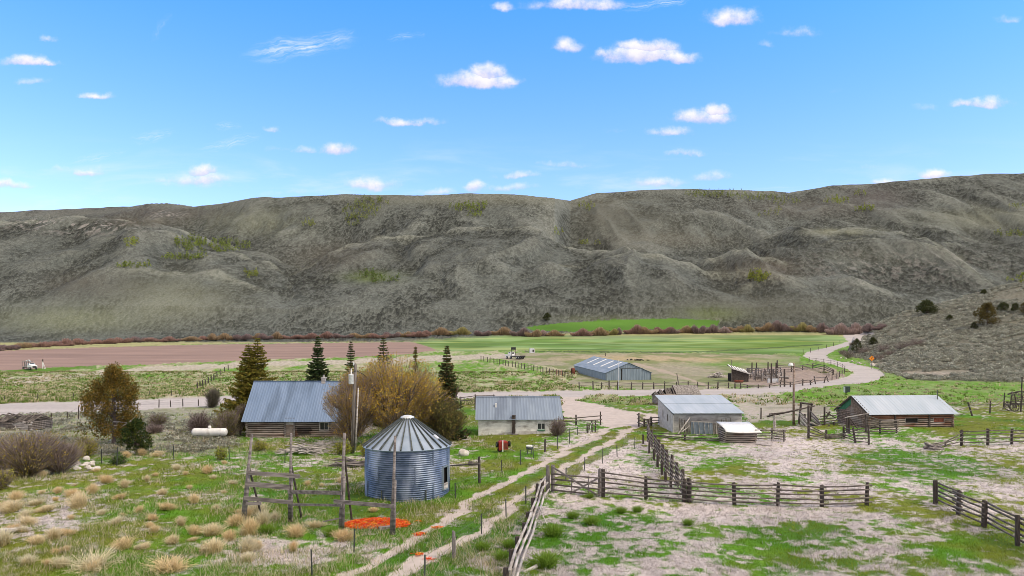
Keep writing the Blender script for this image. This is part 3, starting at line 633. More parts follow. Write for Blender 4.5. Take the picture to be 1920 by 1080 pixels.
for q in fb_: q.build('slab', M['rail'], f)
sh = MB(); sheet(sh, (1.15, -.03, .1), (3.4, -.03, .1), (3.35, .02, 1.3), (1.18, .02, 1.38), 9, .02); pn = sh.build('metal_panel', M['blue'], f)
sb_ = MB()
for xx in (1.5, 2.05, 2.6, 3.0): sb_.beam((xx, -.09, .08), (xx-.12, -.06, 1.3), .07, .03)
sb_.beam((1.15, -.07, 1.36), (3.4, -.07, 1.28), .05, .07)
sb_.build('batten', M['palerail'], pn)
lp = MB(); lp.tube([(-.55, -1.2, .05), (1.0, -.2, 1.75)], .06); lp.tube([(.05, -.8, .4), (.95, -.35, .95)], .05); lp.build('leaning_pole', M['palerail'], f)
# log hutch with curved sheet roof
p0 = G(1361, 830)
h = thing('log_hutch', 'small log hutch with a sagging white sheet roof in front of the grey shed', 'hutch', p0, R(1))
m = MB(); log_wall(m, 0, 2.75, 0, 0, 1.18, 6, .084, ends=.12); log_wall(m, 0, 2.75, 2.1, 0, 1.3, 6, .084, ends=.12)
for xx in (0, 2.75): log_wall(m, 0, 2.1, xx, 0, 1.2, 6, .084, along='y')
m.build('wall', M['greylog'], h, True); MB().box(.04, 2.7, .04, 2.05, 0, 1.15).build('chinking', M['gap'], h)
rf = MB(); vs = []; fs = []
nx = 14
for lay in (0, 1):
    for j, (yy, zz) in enumerate([(-.5, 1.06), (-.45, 1.17), (-.1, 1.3), (.8, 1.48), (2.4, 1.7)]):
        for i in range(nx+1):
            u = i/nx; vs.append((-.18+3.35*u+.1*j*(0 if i else 1)*0-(.12*j if i == nx else 0), yy, zz-.03*lay-.07*math.sin(math.pi*u)*(1 if j < 3 else .4)-(.05*u if j < 2 else 0)))
k0 = 5*(nx+1)
for j in range(4):
    for i in range(nx):
        q = (j*(nx+1)+i, j*(nx+1)+i+1, (j+1)*(nx+1)+i+1, (j+1)*(nx+1)+i); fs += [q, tuple(x_+k0 for x_ in q[::-1])]
per = list(range(nx+1))+[j*(nx+1)+nx for j in range(1, 5)]+[4*(nx+1)+i for i in range(nx-1, -1, -1)]+[j*(nx+1) for j in range(3, 0, -1)]
for a, b in zip(per, per[1:]+per[:1]): fs.append((b, a, k0+a, k0+b))
rf.add(vs, fs); rf.build('roof', M['white'], h, True)
MB().beam((2.6, -.3, 1.2), (3.25, -.25, 1.16), .09).build('roof_pole', M['darkpost'], h)

# ------------------------------------------------------------------ log barn on the right
p0 = G(1630, 804); p0.z -= .1
h = thing('log_barn', 'brown log barn with a long pale blue metal roof and green gable trim', 'barn', p0, R(6))
BL, BD, EV, RG = 9.75, 6.2, 1.78, 3.42
WA = (4.2, 5.6, .72, 1.22); WB = (7.5, 8.7, .75, 1.2)
m = MB(); log_wall(m, .05, BL, 0, 0, EV-.62, 5, .098, [(a-.02, b+.02, c0-.05, c1+.05) for a, b, c0, c1 in (WA, WB)]); m.build('front_wall', M['greylog'], h, True)
m = MB(); log_wall(m, .05, BL, -.01, EV-.62, EV, 3, .088); m.build('upper_logs', M['redlog'], h, True)
m = MB(); log_wall(m, 0, BD, 0, 0, EV, 9, .11, along='y', ends=.3); log_wall(m, 0, BD, BL, 0, EV, 9, .11, along='y', ends=.3); log_wall(m, 0, BL, BD, 0, EV, 9, .11); m.build('end_wall', M['log'], h, True)
MB().box(.05, BL-.05, .06, BD-.05, -.2, EV-.03).build('chinking', M['gap'], h)
gm = MB()
for i in range(8):
    z0_, z1_ = EV+i*.2, EV+i*.2+.19; y0 = (z0_-EV)/(RG-EV)*BD/2
    if z1_ > RG-.05: break
    for xx in (-.06, BL+.0): gm.box(xx, xx+.06, y0+.05, BD-y0-.05, z0_, z1_)
gm.build('gable_boards', M['log'], h)
gt = MB(); gt.add([(-.1, BD-.1, EV+.02), (-.1, BD/2+.3, RG-.22), (-.1, BD/2+.3, RG-.9), (-.1, BD-1.6, EV+.05), (-.075, BD-.1, EV+.02), (-.075, BD/2+.3, RG-.22), (-.075, BD/2+.3, RG-.9), (-.075, BD-1.6, EV+.05)], [(0, 3, 2, 1), (4, 5, 6, 7), (0, 1, 5, 4), (2, 3, 7, 6)]); gt.build('gable_trim', M['green'], h)
dz = (RG-EV)/(BD/2)
rf = MB(); sheet(rf, (-.25, -.4, EV-.4*dz+.1), (BL+.5, -.4, EV-.4*dz+.1), (BL+.45, BD/2, RG+.1), (-.25, BD/2, RG+.1), 26, .02)
sheet(rf, (BL+.5, BD+.4, EV-.4*dz+.1), (-.25, BD+.4, EV-.4*dz+.1), (-.25, BD/2, RG+.1), (BL+.45, BD/2, RG+.1), 26, .02); ro = rf.build('roof', M['paleroof'], h)
MB().tube([(BL-.1, BD/2-.8, RG-.5), (BL-.1, BD/2-.8, RG+.75)], .055).build('stove_pipe', M['steel'], ro)
fm = MB(); fm.beam((-.28, -.42, EV-.42*dz+.03), (-.28, BD/2, RG+.03), .05, .16); fm.beam((-.28, BD+.42, EV-.42*dz+.03), (-.28, BD/2, RG+.03), .05, .16); fm.build('barge_board', M['darkpost'], ro)
for q, mm in ((WA, 'dark'), (WB, 'rust')): window(h, *q, -.03, M['plank'], M[mm], .06, mullion=False)
MB().box(6.85, 7.05, -.16, -.105, 0, EV-.05).build('wall_post', M['darkpost'], h); MB().box(2.85, 3.03, -.16, -.105, 0, EV-.05).build('wall_post', M['darkpost'], h)

# ------------------------------------------------------------------ steel hay barn across the road
tb = R(11.5); p0 = V(24.4, 190, -.25)
h = thing('hay_barn', 'long blue grey steel barn with four white skylight strips across the road', 'barn', p0, tb)
BW, BL, EV, RG = 12.4, 29., 2.4, 4.95
sl = .045; S_ = lambda x, y, z_: (x, y, z_+sl*y)
w_ = MB()
def ribwall(mb, a, b, z0, z1fun, n):
    a, b = Vector(a), Vector(b); d = b-a; nn = V(d.y, -d.x, 0).normalized()
    vs = []; fs = []
    for i in range(n*2+1):
        p = a+d*(i/(n*2)); o = nn*(.07 if i % 2 else 0)
        vs += [S_(p.x+o.x, p.y+o.y, z0), S_(p.x+o.x, p.y+o.y, z1fun(i/(n*2)))]
    for i in range(n*2): fs.append((2*i, 2*i+2, 2*i+3, 2*i+1))
    mb.add(vs, fs)
gz = lambda u: EV+(RG-EV)*(1-abs(u-.5)*2)-.03
ribwall(w_, (0, 0, 0), (BW, 0, 0), -.9, gz, 26); ribwall(w_, (0, BL, 0), (0, 0, 0), -.9, lambda u: EV, 50); ribwall(w_, (BW, 0, 0), (BW, BL, 0), -.9, lambda u: EV, 50); ribwall(w_, (BW, BL, 0), (0, BL, 0), -.9, gz, 26)
w_.build('wall', M['barn'], h)
rf = MB(); sheet(rf, S_(-.3, BL+.3, EV), S_(-.3, -.3, EV), S_(BW/2, -.3, RG+.1), S_(BW/2, BL+.3, RG+.1), 30, .04); sheet(rf, S_(BW+.3, -.3, EV), S_(BW+.3, BL+.3, EV), S_(BW/2, BL+.3, RG+.1), S_(BW/2, -.3, RG+.1), 30, .04)
ro = rf.build('roof', M['barnroof'], h)
for i in range(4):
    y0 = 3.6+i*6.3; x0, x1 = 2.0, 5.75; zf = lambda x: EV+(RG+.1-EV)*(x+.3)/(BW/2+.3)+.07
    m = MB(); m.add([S_(x0, y0, zf(x0)), S_(x1, y0, zf(x1)), S_(x1, y0+1.0, zf(x1)), S_(x0, y0+1.0, zf(x0))]+[S_(x0, y0, zf(x0)-.1), S_(x1, y0, zf(x1)-.1), S_(x1, y0+1.0, zf(x1)-.1), S_(x0, y0+1.0, zf(x0)-.1)], [(0, 1, 2, 3), (4, 7, 6, 5), (0, 4, 5, 1), (1, 5, 6, 2), (2, 6, 7, 3), (3, 7, 4, 0)]); m.build('skylight', M['white'], ro)
m = MB(); ribwall(m, (4.4, -.16, 0), (9.6, -.16, 0), -.8, lambda u: 3.55, 12); dd = m.build('sliding_door', M['barn'], h)
MB().beam((4.0, -.2, 3.6), (10.2, -.2, 3.6), .12, .14).build('door_track', M['steel'], dd)
MB().box(4.15, 4.4, -.1, -.05, -.8, 3.4).build('door_gap', M['dark'], h)
m = MB(); m.beam((0, -.09, -.9), (0, -.09, EV), .12); m.beam((BW, -.09, -.9), (BW, -.09, EV), .12); m.build('corner_trim', M['steel'], h)
# ------------------------------------------------------------------ fences
def unit_post(n, sq=False, seed=0):
    r_ = random.Random(seed); mb = MB(); k = 4 if sq else 7
    prof = [(-.12, 1.05), (.3, 1.0), (.7, .95), (1, .88)]
    vs = []; fs = []
    ph = r_.uniform(0, 1)
    for z_, q in prof:
        for i in range(k): a = 2*math.pi*(i+ph)/k; qq = q*r_.uniform(.9, 1.1); vs.append((qq*math.cos(a)+(.06*z_*r_.uniform(-1, 1)), qq*math.sin(a), z_+(r_.uniform(-.03, .03) if z_ == 1 else 0)))
    for j in range(3):
        for i in range(k): fs.append((j*k+i, j*k+(i+1) % k, (j+1)*k+(i+1) % k, (j+1)*k+i))
    fs.append(tuple(range(3*k, 4*k)))
    mb.add(vs, fs); return mb
POSTS = {}
def post_mesh(kind, mk):
    key = (kind, mk)
    if key not in POSTS:
        if kind == 't':
            mb = MB(); mb.box(-1, 1, -.25, .25, -.12, 1); mb.box(-.25, .25, -.25, 1.2, -.12, 1)
            o = mb.build('post', M[mk])
        else: o = unit_post(0, seed=len(POSTS)+3).build('post', M[mk])
        POSTS[key] = o.data; bpy.data.objects.remove(o)
    return POSTS[key]
def put_post(parent, P0, P, h, r, mk, kind='round', lean=(0, 0), name='post'):
    o = link(bpy.data.objects.new(name, post_mesh(kind+str(random.randrange(3)) if kind == 'round' else kind, mk)), parent)
    o.location = P-P0; o.scale = (r, r, h); o.rotation_euler = (U(-.03, .03)+lean[1], U(-.03, .03)+lean[0], U(0, 6) if kind == 'round' else U(-.4, .4)); return o
def fence(name, label, posts, rails=(), r=.1, rr=.05, mk='darkpost', rk='rail', kind='round', wires=(), skip=(), group=None, cat='fence', side=-1, extra=.2, hmul=1., sag=.04, lat=0.):
    """posts: (px, row of the base, row of the top[, lean]); rails / wires: fractions of the post height"""
    Ps = [G(p[0], p[1]) for p in posts]; hs = [max(.25, (p[1]-p[2])/F*P.y*hmul) for p, P in zip(posts, Ps)]
    t_ = thing(name, label, cat, Ps[0], 0, group); P0 = Ps[0].copy()
    for p, P, h_ in zip(posts, Ps, hs): put_post(t_, P0, P, h_, r*U(.85, 1.15), mk, kind, (p[3] if len(p) > 3 else 0, 0))
    for i in range(len(Ps)-1):
        if i in skip: continue
        a, b = Ps[i]-P0, Ps[i+1]-P0; d = (b-a); L_ = d.length; d.normalize(); nn = V(d.y, -d.x, 0)
        if nn.y > 0 and side < 0 or nn.y < 0 and side > 0: nn = -nn
        for q in rails:
            e0 = U(.05, extra); e1 = U(.05, extra); off = nn*((r+rr)*.9+lat*(1-q))
            pa = a-d*e0+off+V(0, 0, hs[i]*q+U(-sag, sag)); pb = b+d*e1+off+V(0, 0, hs[i+1]*q+U(-sag, sag))
            mid = (pa+pb)/2+V(0, 0, U(-sag, sag*.4))
            MB().tube([pa, mid, pb], [rr*U(.85, 1.15), rr, rr*U(.75, 1.05)], 6).build('rail', M[rk], t_, True)
        for q in wires:
            pa = a+V(0, 0, hs[i]*q); pb = b+V(0, 0, hs[i+1]*q)
            MB().tube([pa, (pa+pb)/2-V(0, 0, .03), pb], .008, 3, False).build('wire', M['steel'], t_)
    return t_, Ps, hs
RL5 = (.16, .36, .55, .74, .92)
fence('rail_fence', 'five rail pole fence crossing the dry corral between the pole gate and its open end', [(1131, 932, 880), (1211, 936, 893), (1283, 941, 897), (1293, 942, 900), (1377, 947, 905), (1458, 949, 905), (1541, 950, 910), (1625, 948, 905)], RL5, .115, .045, group='pole fences', extra=.3)
fence('rail_fence', 'tall dark post and pole fence running back from the corral to the grey shed', [(1291, 941, 897), (1281, 926, 880), (1270, 911, 867), (1259, 896, 853), (1250, 883, 843), (1242, 872, 833), (1235, 860, 824), (1229, 849, 816), (1222, 838, 806), (1216, 828, 786)], RL5, .13, .05, group='pole fences', side=1)
fence('stub_fence', 'short broken posts standing in dry grass beside the tall dark fence', [(1206, 832, 815), (1217, 850, 828), (1226, 863, 842), (1233, 876, 855), (1241, 890, 868), (1248, 903, 884), (1258, 916, 897)], (), .09, group='old posts')
fence('rail_fence', 'bleached three pole fence running towards the viewer from the pole gate', [(949, 1096, 1064), (960, 1064, 1030), (971, 1036, 1006), (983, 1008, 980), (990, 984, 960), (1000, 960, 934), (1008, 938, 906), (1016, 928, 898)], (.34, .68, 1.02), .12, .062, 'darkpost', 'palerail', group='pole fences', side=-1, extra=.5, sag=.05, lat=.34)
fence('rail_fence', 'five rail pole fence leaving the frame at the lower right corner', [(1754, 945, 901), (1797, 966, 919), (1845, 988, 938), (1908, 1024, 966), (1990, 1070, 1004)], RL5, .12, .05, group='pole fences', extra=.3)
fence('rail_fence', 'four rail pole fence in front of the log barn meadow', [(1803, 836, 806), (1852, 835, 804), (1897, 833, 804), (1945, 832, 802)], (.2, .45, .7, .92), .12, .05, group='pole fences', extra=.4)
fence('rail_fence', 'old leaning wire and pole fence between the log barn and the hay wagon', [(1786, 792, 768, -.1), (1823, 780, 754, -.3), (1856, 775, 752, -.05), (1882, 763, 736, -.1), (1905, 765, 745)], (.45, .8), .1, .035, group='pole fences')
fence('rail_fence', 'pole fence along the near side of the gravel yard beside the white shed', [(1056, 797, 780), (1080, 797, 778), (1126, 797, 772)], (.42, .72), .09, .06, group='pole fences')
fence('rail_fence', 'two rail pole fence between the willow and the white shed', [(864, 766, 744), (891, 768, 740), (926, 755, 740)], (.66, .92), .1, .06, group='pole fences')
fence('rail_fence', 'short pole fence joining the driveway gatepost to the grey shed', [(1198, 800, 774), (1208, 801, 785), (1221, 798, 781), (1241, 797, 780)], (.3, .6, .88), .1, .055, group='pole fences')
fence('rail_fence', 'low pole fence crossing in front of the slab fence', [(1222, 818, 810), (1284, 826, 814), (1360, 828, 816)], (.15, .5, .9), .08, .05, group='pole fences')
fence('rail_fence', 'broken pole fence between the log hutch and the slatted gate', [(1418, 826, 804), (1447, 826, 803), (1470, 828, 806)], (.2, .4, .6, .85), .07, .05, group='pole fences')
fence('rail_fence', 'four rail weathered corral fence beside the loading chute', [(1516, 822, 762), (1549, 823, 806), (1582, 822, 800)], (.12, .22, .34, .44), .1, .06, group='pole fences')
fence('rail_fence', 'leaning pole panels in front of the brown gable wall', [(1582, 822, 800), (1604, 831, 802, .12), (1629, 834, 798, .05)], (.15, .32, .5, .68, .85), .09, .045, group='pole fences')
fence('rail_fence', 'stacked pole corral fence against the front wall of the log barn', [(1624, 812, 776), (1650, 813, 786), (1681, 812, 787)], (.15, .3, .45, .6, .75, .9), .1, .065, group='pole fences')
fence('rail_fence', 'collapsed pole fence lying down towards the lumber pile on the right', [(1745, 840, 833), (1772, 838, 826), (1803, 836, 806)], (.3, .6, .9), .06, .05, group='pole fences')
# fence along the road in front of the hay barn
fence('roadside_fence', 'post and wire fence along the road in front of the hay barn', [(1086, 730, 716), (1112, 730, 714), (1128, 729, 717), (1142, 729, 714), (1158, 731, 715), (1184, 731, 717), (1205, 730, 717), (1226, 730, 717), (1246, 729, 715), (1268, 729, 716), (1290, 729, 715), (1308, 729, 716), (1328, 729, 716), (1346, 729, 716), (1366, 728, 717)], (.5, .85), .12, .045, wires=(.7,), group='roadside fences')
fence('roadside_fence', 'low post and rail fence between the corral pens and the road', [(1378, 728, 718), (1389, 728, 718), (1401, 728, 721), (1422, 728, 721), (1443, 727, 720), (1463, 726, 713), (1482, 726, 716), (1505, 723, 711), (1520, 722, 712, -.15), (1529, 720, 705, -.2), (1545, 718, 706, .3), (1553, 716, 704, .3)], (.45, .85), .14, .08, wires=(.2,), group='roadside fences')
fence('roadside_fence', 'close set fence posts curving round the inside of the road bend', [(1560, 713, 702), (1568, 710, 700), (1574, 707, 696), (1579, 704, 693), (1583, 700, 690), (1584, 696, 686), (1579, 692, 682), (1570, 688, 678), (1558, 685, 675), (1545, 683, 673), (1530, 680, 671), (1517, 678, 669)], (.5, .85), .09, .035, group='roadside fences')
lf = [(902+i*5.85+U(-1, 1), 676.5+i*1.13, 676.5+i*1.13-9.5-i*.06) for i in range(30)]
fence('post_fence', 'long line of close dark posts running from the flatbed truck to the hay barn', lf, (.85,), .12, .04, wires=(.4, .6), group='field fences')
fence('post_fence', 'line of dark posts running back across the green meadow behind the round bush', [(370, 729, 717), (375, 727, 715), (380, 725, 713), (385, 722, 711), (391, 719, 708), (396, 716, 705), (401, 713, 702), (407, 708, 696), (413, 703, 692), (421, 699, 688), (428, 694, 684)], (), .13, wires=(.5, .85), group='field fences')
fence('post_fence', 'far fence along the edge of the hay field beside the winding road', [(1506, 664, 655), (1520, 661, 653), (1534, 657, 650), (1550, 653, 646), (1563, 649, 642), (1575, 645, 638)], (), .12, wires=(.8,), group='field fences')
fence('roadside_fence', 'thin post and wire fence along the near side of the road on the left', [(56, 790, 776), (96, 787, 775), (126, 785, 772), (147, 786, 762), (298, 764, 749), (320, 763, 751), (343, 762, 748), (372, 761, 749)], (), .07, wires=(.6, .9), group='roadside fences')
fence('roadside_fence', 'faint thin posts at the foot of the green meadow across the road', [(8, 752, 742), (70, 750, 738), (138, 748, 736), (204, 746, 733), (280, 744, 732), (322, 742, 731), (410, 741, 729)], (), .06, wires=(.7,), group='roadside fences')
# steel post fences by the driveway
tp = dict(kind='t', mk='steel', r=.032, cat='fence', group='steel post fences')
fence('steel_post_fence', 'dark steel post and wire fence along the near side of the wheel track', [(796, 1084, 1040), (852, 1045, 997), (903, 1001, 963), (949, 970, 936), (986, 945, 911), (1061, 900, 877), (1096, 883, 857), (1130, 869, 839), (1157, 857, 835), (1190, 842, 819)], wires=(.5, .9), **tp)
fence('steel_post_fence', 'steel post and wire fence along the far side of the wheel track past the bin', [(585, 1080, 1030), (664, 1036, 992), (808, 932, 901), (854, 934, 905), (941, 887, 862), (976, 872, 843), (1000, 859, 832), (1045, 842, 818), (1068, 832, 803), (1083, 816, 800)], wires=(.5, .9), **tp)
fence('steel_post_fence', 'thin dark steel posts along the edge of the bushes on the left', [(190, 870, 842), (219, 874, 838), (326, 862, 835), (430, 862, 836), (534, 868, 845)], wires=(.6, .9), **tp)
fence('rail_fence', 'single horizontal pole from the grain bin to a dark post in the grass', [(838, 893, 868), (899, 906, 857)], (.78,), .08, .06, group='pole fences')
for p, lab in [((1022, 848, 823), 'lone wooden post in the grass right of the white basin'), ((852, 1046, 996), 'thick wooden post standing beside the wheel track in the foreground')]:
    P = G(p[0], p[1]); t_ = thing('wooden_post', lab, 'post', P, 0, 'lone wooden posts'); h_ = (p[1]-p[2])/F*P.y
    put_post(t_, P, P, h_, .085, 'plank' if p[0] == 852 else 'darkpost')
    MB().tube([(-.1, 0, h_*.78), (.1, .02, h_*.78)], .03, 5).build('wire_tie', M['steel'], t_)
# pole gate in the corral corner
P0 = G(1030, 922); g = thing('pole_gate', 'weathered pole gate with diagonal braces between two heavy posts', 'gate', P0)
P1 = G(1124, 930)
for q, nm in ((P0+V(-.08, .05, 0), 'post'), (P0+V(.2, .0, 0), 'post'), (P1, 'post')): put_post(g, P0, q, 1.62, .12, 'plank')
d = P1-P0
for q in (.12, .45, .78, 1.1):
    MB().tube([V(.1, -.12, q+.03), d*.5+V(0, -.14, q), d+V(0, -.12, q-.02)], [.055, .05, .045], 6).build('rail', M['rail'], g, True)
MB().beam(V(.1, -.2, 1.6), d*.95+V(0, -.2, .08), .07, .1).build('brace', M['plank'], g)
MB().beam(d*.42+V(0, -.24, .05), d*.98+V(0, -.22, 1.12), .07, .1).build('brace', M['plank'], g)
for u in (.45, .78): MB().beam(d*u+V(0, -.08, 0), d*u+V(0, -.08, 1.15), .08, .05).build('upright', M['plank'], g)
# stick leaning on the bleached fence
P0 = G(1031, 997); o = MB().tube([(0, 0, 0), W(1011, 950, 39.2)-P0], [.035, .025], 6).build('loose_pole', M['palerail']); o.location = P0; tag(o, 'pale stick leaning from the ground against the bleached pole fence', 'pole')
# open pole gate by the driveway
P0 = G(1101, 812); g = thing('pole_gate', 'small broken pole gate standing open at the driveway entrance', 'gate', P0)
for q, hh in ((0, 1.0), (.25, .95), (.6, 1.15), (1.0, 1.1)): put_post(g, P0, P0+V(q, q*1.5, 0), hh, .07, 'darkpost')
for q in (.5, .85): MB().tube([(0, -.1, q), (1.3, 1.7, q+.15)], .045, 6).build('rail', M['rail'], g)
MB().beam((.18, -.15, 0), (.42, -.1, 1.05), .1, .04).build('pale_board', M['white'], g)
# slatted gate lying by the hutch
P0 = G(1447, 826); g = thing('slatted_gate', 'grey slatted wooden gate panel leaning beside the log hutch', 'gate', P0)
for i in range(9): MB().beam((i*.16, -.1, 0), (i*.16-.06, .1, 1.15), .06, .03).build('slat', M['palerail'], g)
MB().beam((-.05, -.14, .95), (1.35, -.1, .98), .09, .05).build('rail', M['rail'], g); MB().beam((-.1, -.2, .1), (1.3, -.05, 1.1), .09, .05).build('brace', M['palerail'], g)

# tall plank frame in front of the bin
P0 = G(455, 976); fr = thing('plank_frame', 'tall open frame of leaning grey poles and planks in front of the grain bin', 'frame', P0)
def Lp(p, r_, D): return W(p, r_, D)-P0
PD = []
for (bx, br, tx, tr_, rad) in [(454, 976, 472.5, 815, .085), (542.5, 978, 546, 812, .08), (638, 992, 646, 812, .085), (733.5, 1002, 741, 817, .075)]:
    b = G(bx, br); t2 = W(tx, tr_, b.y+.05); PD.append(b.y)
    MB().tube([b-P0-V(0, 0, .15), (b*.5+t2*.5)-P0+V(.02, 0, 0), t2-P0], [rad*1.25, rad, rad*.8], 8).build('pole', M['plank'], fr, True)
    MB().tube([b-P0+V(.14, -.05, -.1), (b*.45+t2*.55)-P0+V(.1, -.05, 0)], [rad*.95, rad*.85], 7).build('splice_post', M['plank'], fr, True)
for (ax, ar, bx, br, i) in [(467, 877, 491, 967, 0), (546, 870, 566, 971, 1), (646, 855, 660, 976, 2)]:
    D = PD[i]; MB().tube([W(ax, ar, D+.1)-P0, G(bx, br)-P0-V(0, 0, .1)], [.05, .055], 6).build('brace', M['darkpost'], fr)
for (ax, ar, bx, br, i, j, w_) in [(465, 886.5, 562, 893, 0, 1, .2), (460, 907, 543, 914, 0, 1, .25), (540, 922.5, 640, 924, 1, 2, .19), (457, 934, 548, 942, 0, 1, .2), (546, 946, 641, 947.5, 1, 2, .12), (626, 940, 739, 949.5, 2, 3, .19), (462, 944, 490, 944, 0, 0, .16), (606, 978, 640, 971, 2, 2, .06)]:
    a = W(ax, ar, PD[i]-.14); b = W(bx, br, PD[j]-.14)
    MB().beam(a-P0, b-P0, .06, w_).build('plank', M['plank'], fr)
a = G(711, 993)+V(0, -.1, .08); b = G(738, 991)+V(0, -.1, .12); MB().beam(a-P0, b-P0, .25, .12).build('fallen_plank', M['plank'], fr)

# utility pole with transformer by the house
P0 = G(664, 850); u = thing('utility_pole', 'wooden utility pole with a pale transformer can in front of the orange willow', 'pole', P0)
Hh = CZ-P0.z-(683-HZ)/F*P0.y
MB().tube([(-.15, 0, -.2), (-.02, 0, Hh*.5), (.12, 0, Hh)], [.17, .15, .12], 10).build('pole', M['wood'], u, True)
tr_ = MB(); zc = CZ-P0.z-(720-HZ)/F*P0.y
tr_.lathe([(.0, 0), (.2, 0), (.215, .05), (.215, .72), (.225, .74), (.225, .8), (.0, .86)], 20); tq = tr_.build('transformer', M['pale_steel'], u, True); tq.location = (-.22, -.12, zc)
bs = MB(); bs.lathe([(.05, .84), (.07, .95), (.04, 1.0), (.06, 1.06), (.02, 1.2)], 10); q = bs.build('bushing', M['white'], tq); 
ins = MB(); ins.lathe([(.03, 0), (.07, .06), (.04, .12), (.07, .2), (.03, .3)], 10); q = ins.build('insulator', M['white'], u, True); q.location = (-.02, -.05, Hh-.1)
ins = MB(); ins.lathe([(.03, 0), (.06, .06), (.04, .12), (.06, .2), (.03, .26)], 10); q = ins.build('insulator', M['pale_steel'], u, True); q.location = (-.22, -.1, Hh-.62)
MB().beam((-.28, -.1, Hh-.75), (.2, -.1, Hh-.55), .07, .07).build('bracket', M['steel'], u)
c_ = MB(); c_.tube([(.12, -.1, .25), (.38, -.1, CZ-P0.z-(727-HZ)/F*P0.y)], [.075, .06], 8); c_.build('pale_conduit', M['palerail'], u, True)
P0 = G(1488, 797); u = thing('yard_pole', 'slim brown pole with a white yard lamp beside the loading chute', 'pole', P0)
Hh = CZ-P0.z-(681-HZ)/F*P0.y
MB().tube([(0, 0, -.2), (.02, 0, Hh)], [.14, .1], 9).build('pole', M['log'], u, True)
l_ = MB(); l_.lathe([(.0, .36), (.16, .33), (.27, .12), (.28, 0), (.2, -.04), (0, -.06)], 16); q = l_.build('lamp_head', M['white'], u, True); q.location = (-.34, -.05, Hh-.3)
MB().tube([(0, 0, Hh-.12), (-.3, -.05, Hh-.02)], .03, 6).build('lamp_arm', M['steel'], u)
def slim_pole(p, rb_, rt_, r0, mk, label, cat='pole', lean=0):
    P = G(p, rb_); Hh = (rb_-rt_)/F*P.y; o = thing('slim_pole', label, cat, P)
    MB().tube([(0, 0, -.3), (lean*Hh*.5, 0, Hh*.5), (lean*Hh, 0, Hh)], [r0*1.1, r0, r0*.8], 7).build('shaft', M[mk], o)
    MB().tube([(lean*Hh, 0, Hh-.02), (lean*Hh, 0, Hh+.1)], r0*1.1, 7).build('cap', M[mk], o)
slim_pole(1160, 731, 677, .07, 'pale_steel', 'tall pale steel pole in front of the hay barn gable')
slim_pole(1273, 723, 701, .12, 'wood', 'leaning brown post behind the shingled shack', lean=-.18)
slim_pole(1372, 716, 676, .1, 'wood', 'tall dark pole at the corner of the slant roofed pen shed')
slim_pole(1427, 786, 766, .1, 'wood', 'brown post on the dirt lot right of the grey shed')
slim_pole(1914, 772, 708, .09, 'darkpost', 'tall dark pole beside the old hay wagon', lean=.04)
slim_pole(1135, 668, 662, .14, 'darkpost', 'short dark stake in the tan lot behind the hay barn')
# ------------------------------------------------------------------ machines, piles and small structures
def wheel(parent, x, y, zc, r, w, axis='y', rim='pale_steel'):
    pr = [(r*.55, -w/2), (r*.92, -w/2), (r, -w*.3), (r, w*.3), (r*.92, w/2), (r*.55, w/2), (r*.55, -w/2)]
    o = MB().lathe(pr, 18).build('wheel', M['tyre'], parent, True); o.location = (x, y, zc); o.rotation_euler = (R(90), 0, 0) if axis == 'y' else (0, R(90), 0)
    MB().lathe([(.0, -w*.32), (r*.3, -w*.36), (r*.56, -w*.42), (r*.56, w*.42), (r*.3, w*.36), (0, w*.32)], 14).build('rim', M[rim], o, True)
    return o
# propane tank
P0 = G(393, 821); t_ = thing('propane_tank', 'white propane tank lying on short legs in front of the olive bushes', 'tank', P0, R(2))
LT = 3.5; r = .39
pr = [(0.01, -LT/2)]+[(r*math.sin(a), -LT/2+r*.7*(1-math.cos(a))) for a in np.linspace(.2, math.pi/2, 6)]+[(r*math.sin(a), LT/2-r*.7*(1-math.cos(a))) for a in np.linspace(math.pi/2, .2, 6)]+[(.01, LT/2)]
o = MB().lathe(pr, 24).build('tank_body', M['tank'], t_, True); o.rotation_euler = (0, R(90), 0); o.location = (0, 0, .58)
MB().lathe([(.0, .25), (.15, .22), (.17, .0), (.17, -.12)], 14).build('valve_dome', M['tank'], t_, True, (0, 0, .98))
for xx in (-1.1, 1.1):
    MB().box(xx-.06, xx+.06, -.28, .28, -.05, .28).build('leg', M['steel'], t_)
# white boulder and other pale rocks
def rock(p, rw, sx, sz, label, seed, group=None, mk='stone'):
    rn = np.random.default_rng(seed)
    P = G(p, rw); mb = MB(); ico = bpy.data.meshes.new('t'); import bmesh
    bm = bmesh.new(); bmesh.ops.create_icosphere(bm, subdivisions=3, radius=1)
    ax = rn.normal(size=(9, 3)); ax /= np.linalg.norm(ax, axis=1)[:, None]; cut = rn.uniform(.62, .95, 9)
    for v in bm.verts:
        c_ = np.array(v.co)
        for a, k in zip(ax, cut):
            d_ = c_.dot(a)
            if d_ > k: c_ = c_-a*(d_-k)*.85
        v.co = Vector((c_[0]*sx, c_[1]*sx*.85, c_[2]*sz+sz*.45))
    bm.to_mesh(ico); bm.free(); ico.materials.append(M[mk]); ico.name = 'boulder'
    o = link(bpy.data.objects.new('boulder', ico)); o.location = P; o.rotation_euler = (0, 0, rn.uniform(0, 6)); tag(o, label, 'boulder', group); return o
rock(869, 854, .5, .4, 'large white boulder in the grass right of the grain bin', 1)
rock(1636, 687, .85, .85, 'pale rounded boulder standing behind the orange road sign post', 2)
for i, (a, b, s_) in enumerate([(1657, 675, .7), (1614, 683, .5), (1610, 681, .5), (1598, 678, .5), (1700, 688, .7), (1577, 672, .5), (1586, 673, .45), (1622, 684, .4)]): rock(a, b, s_, s_*.6, 'pale rock on the slope beside the road bend', 10+i, 'pale rocks by the road')
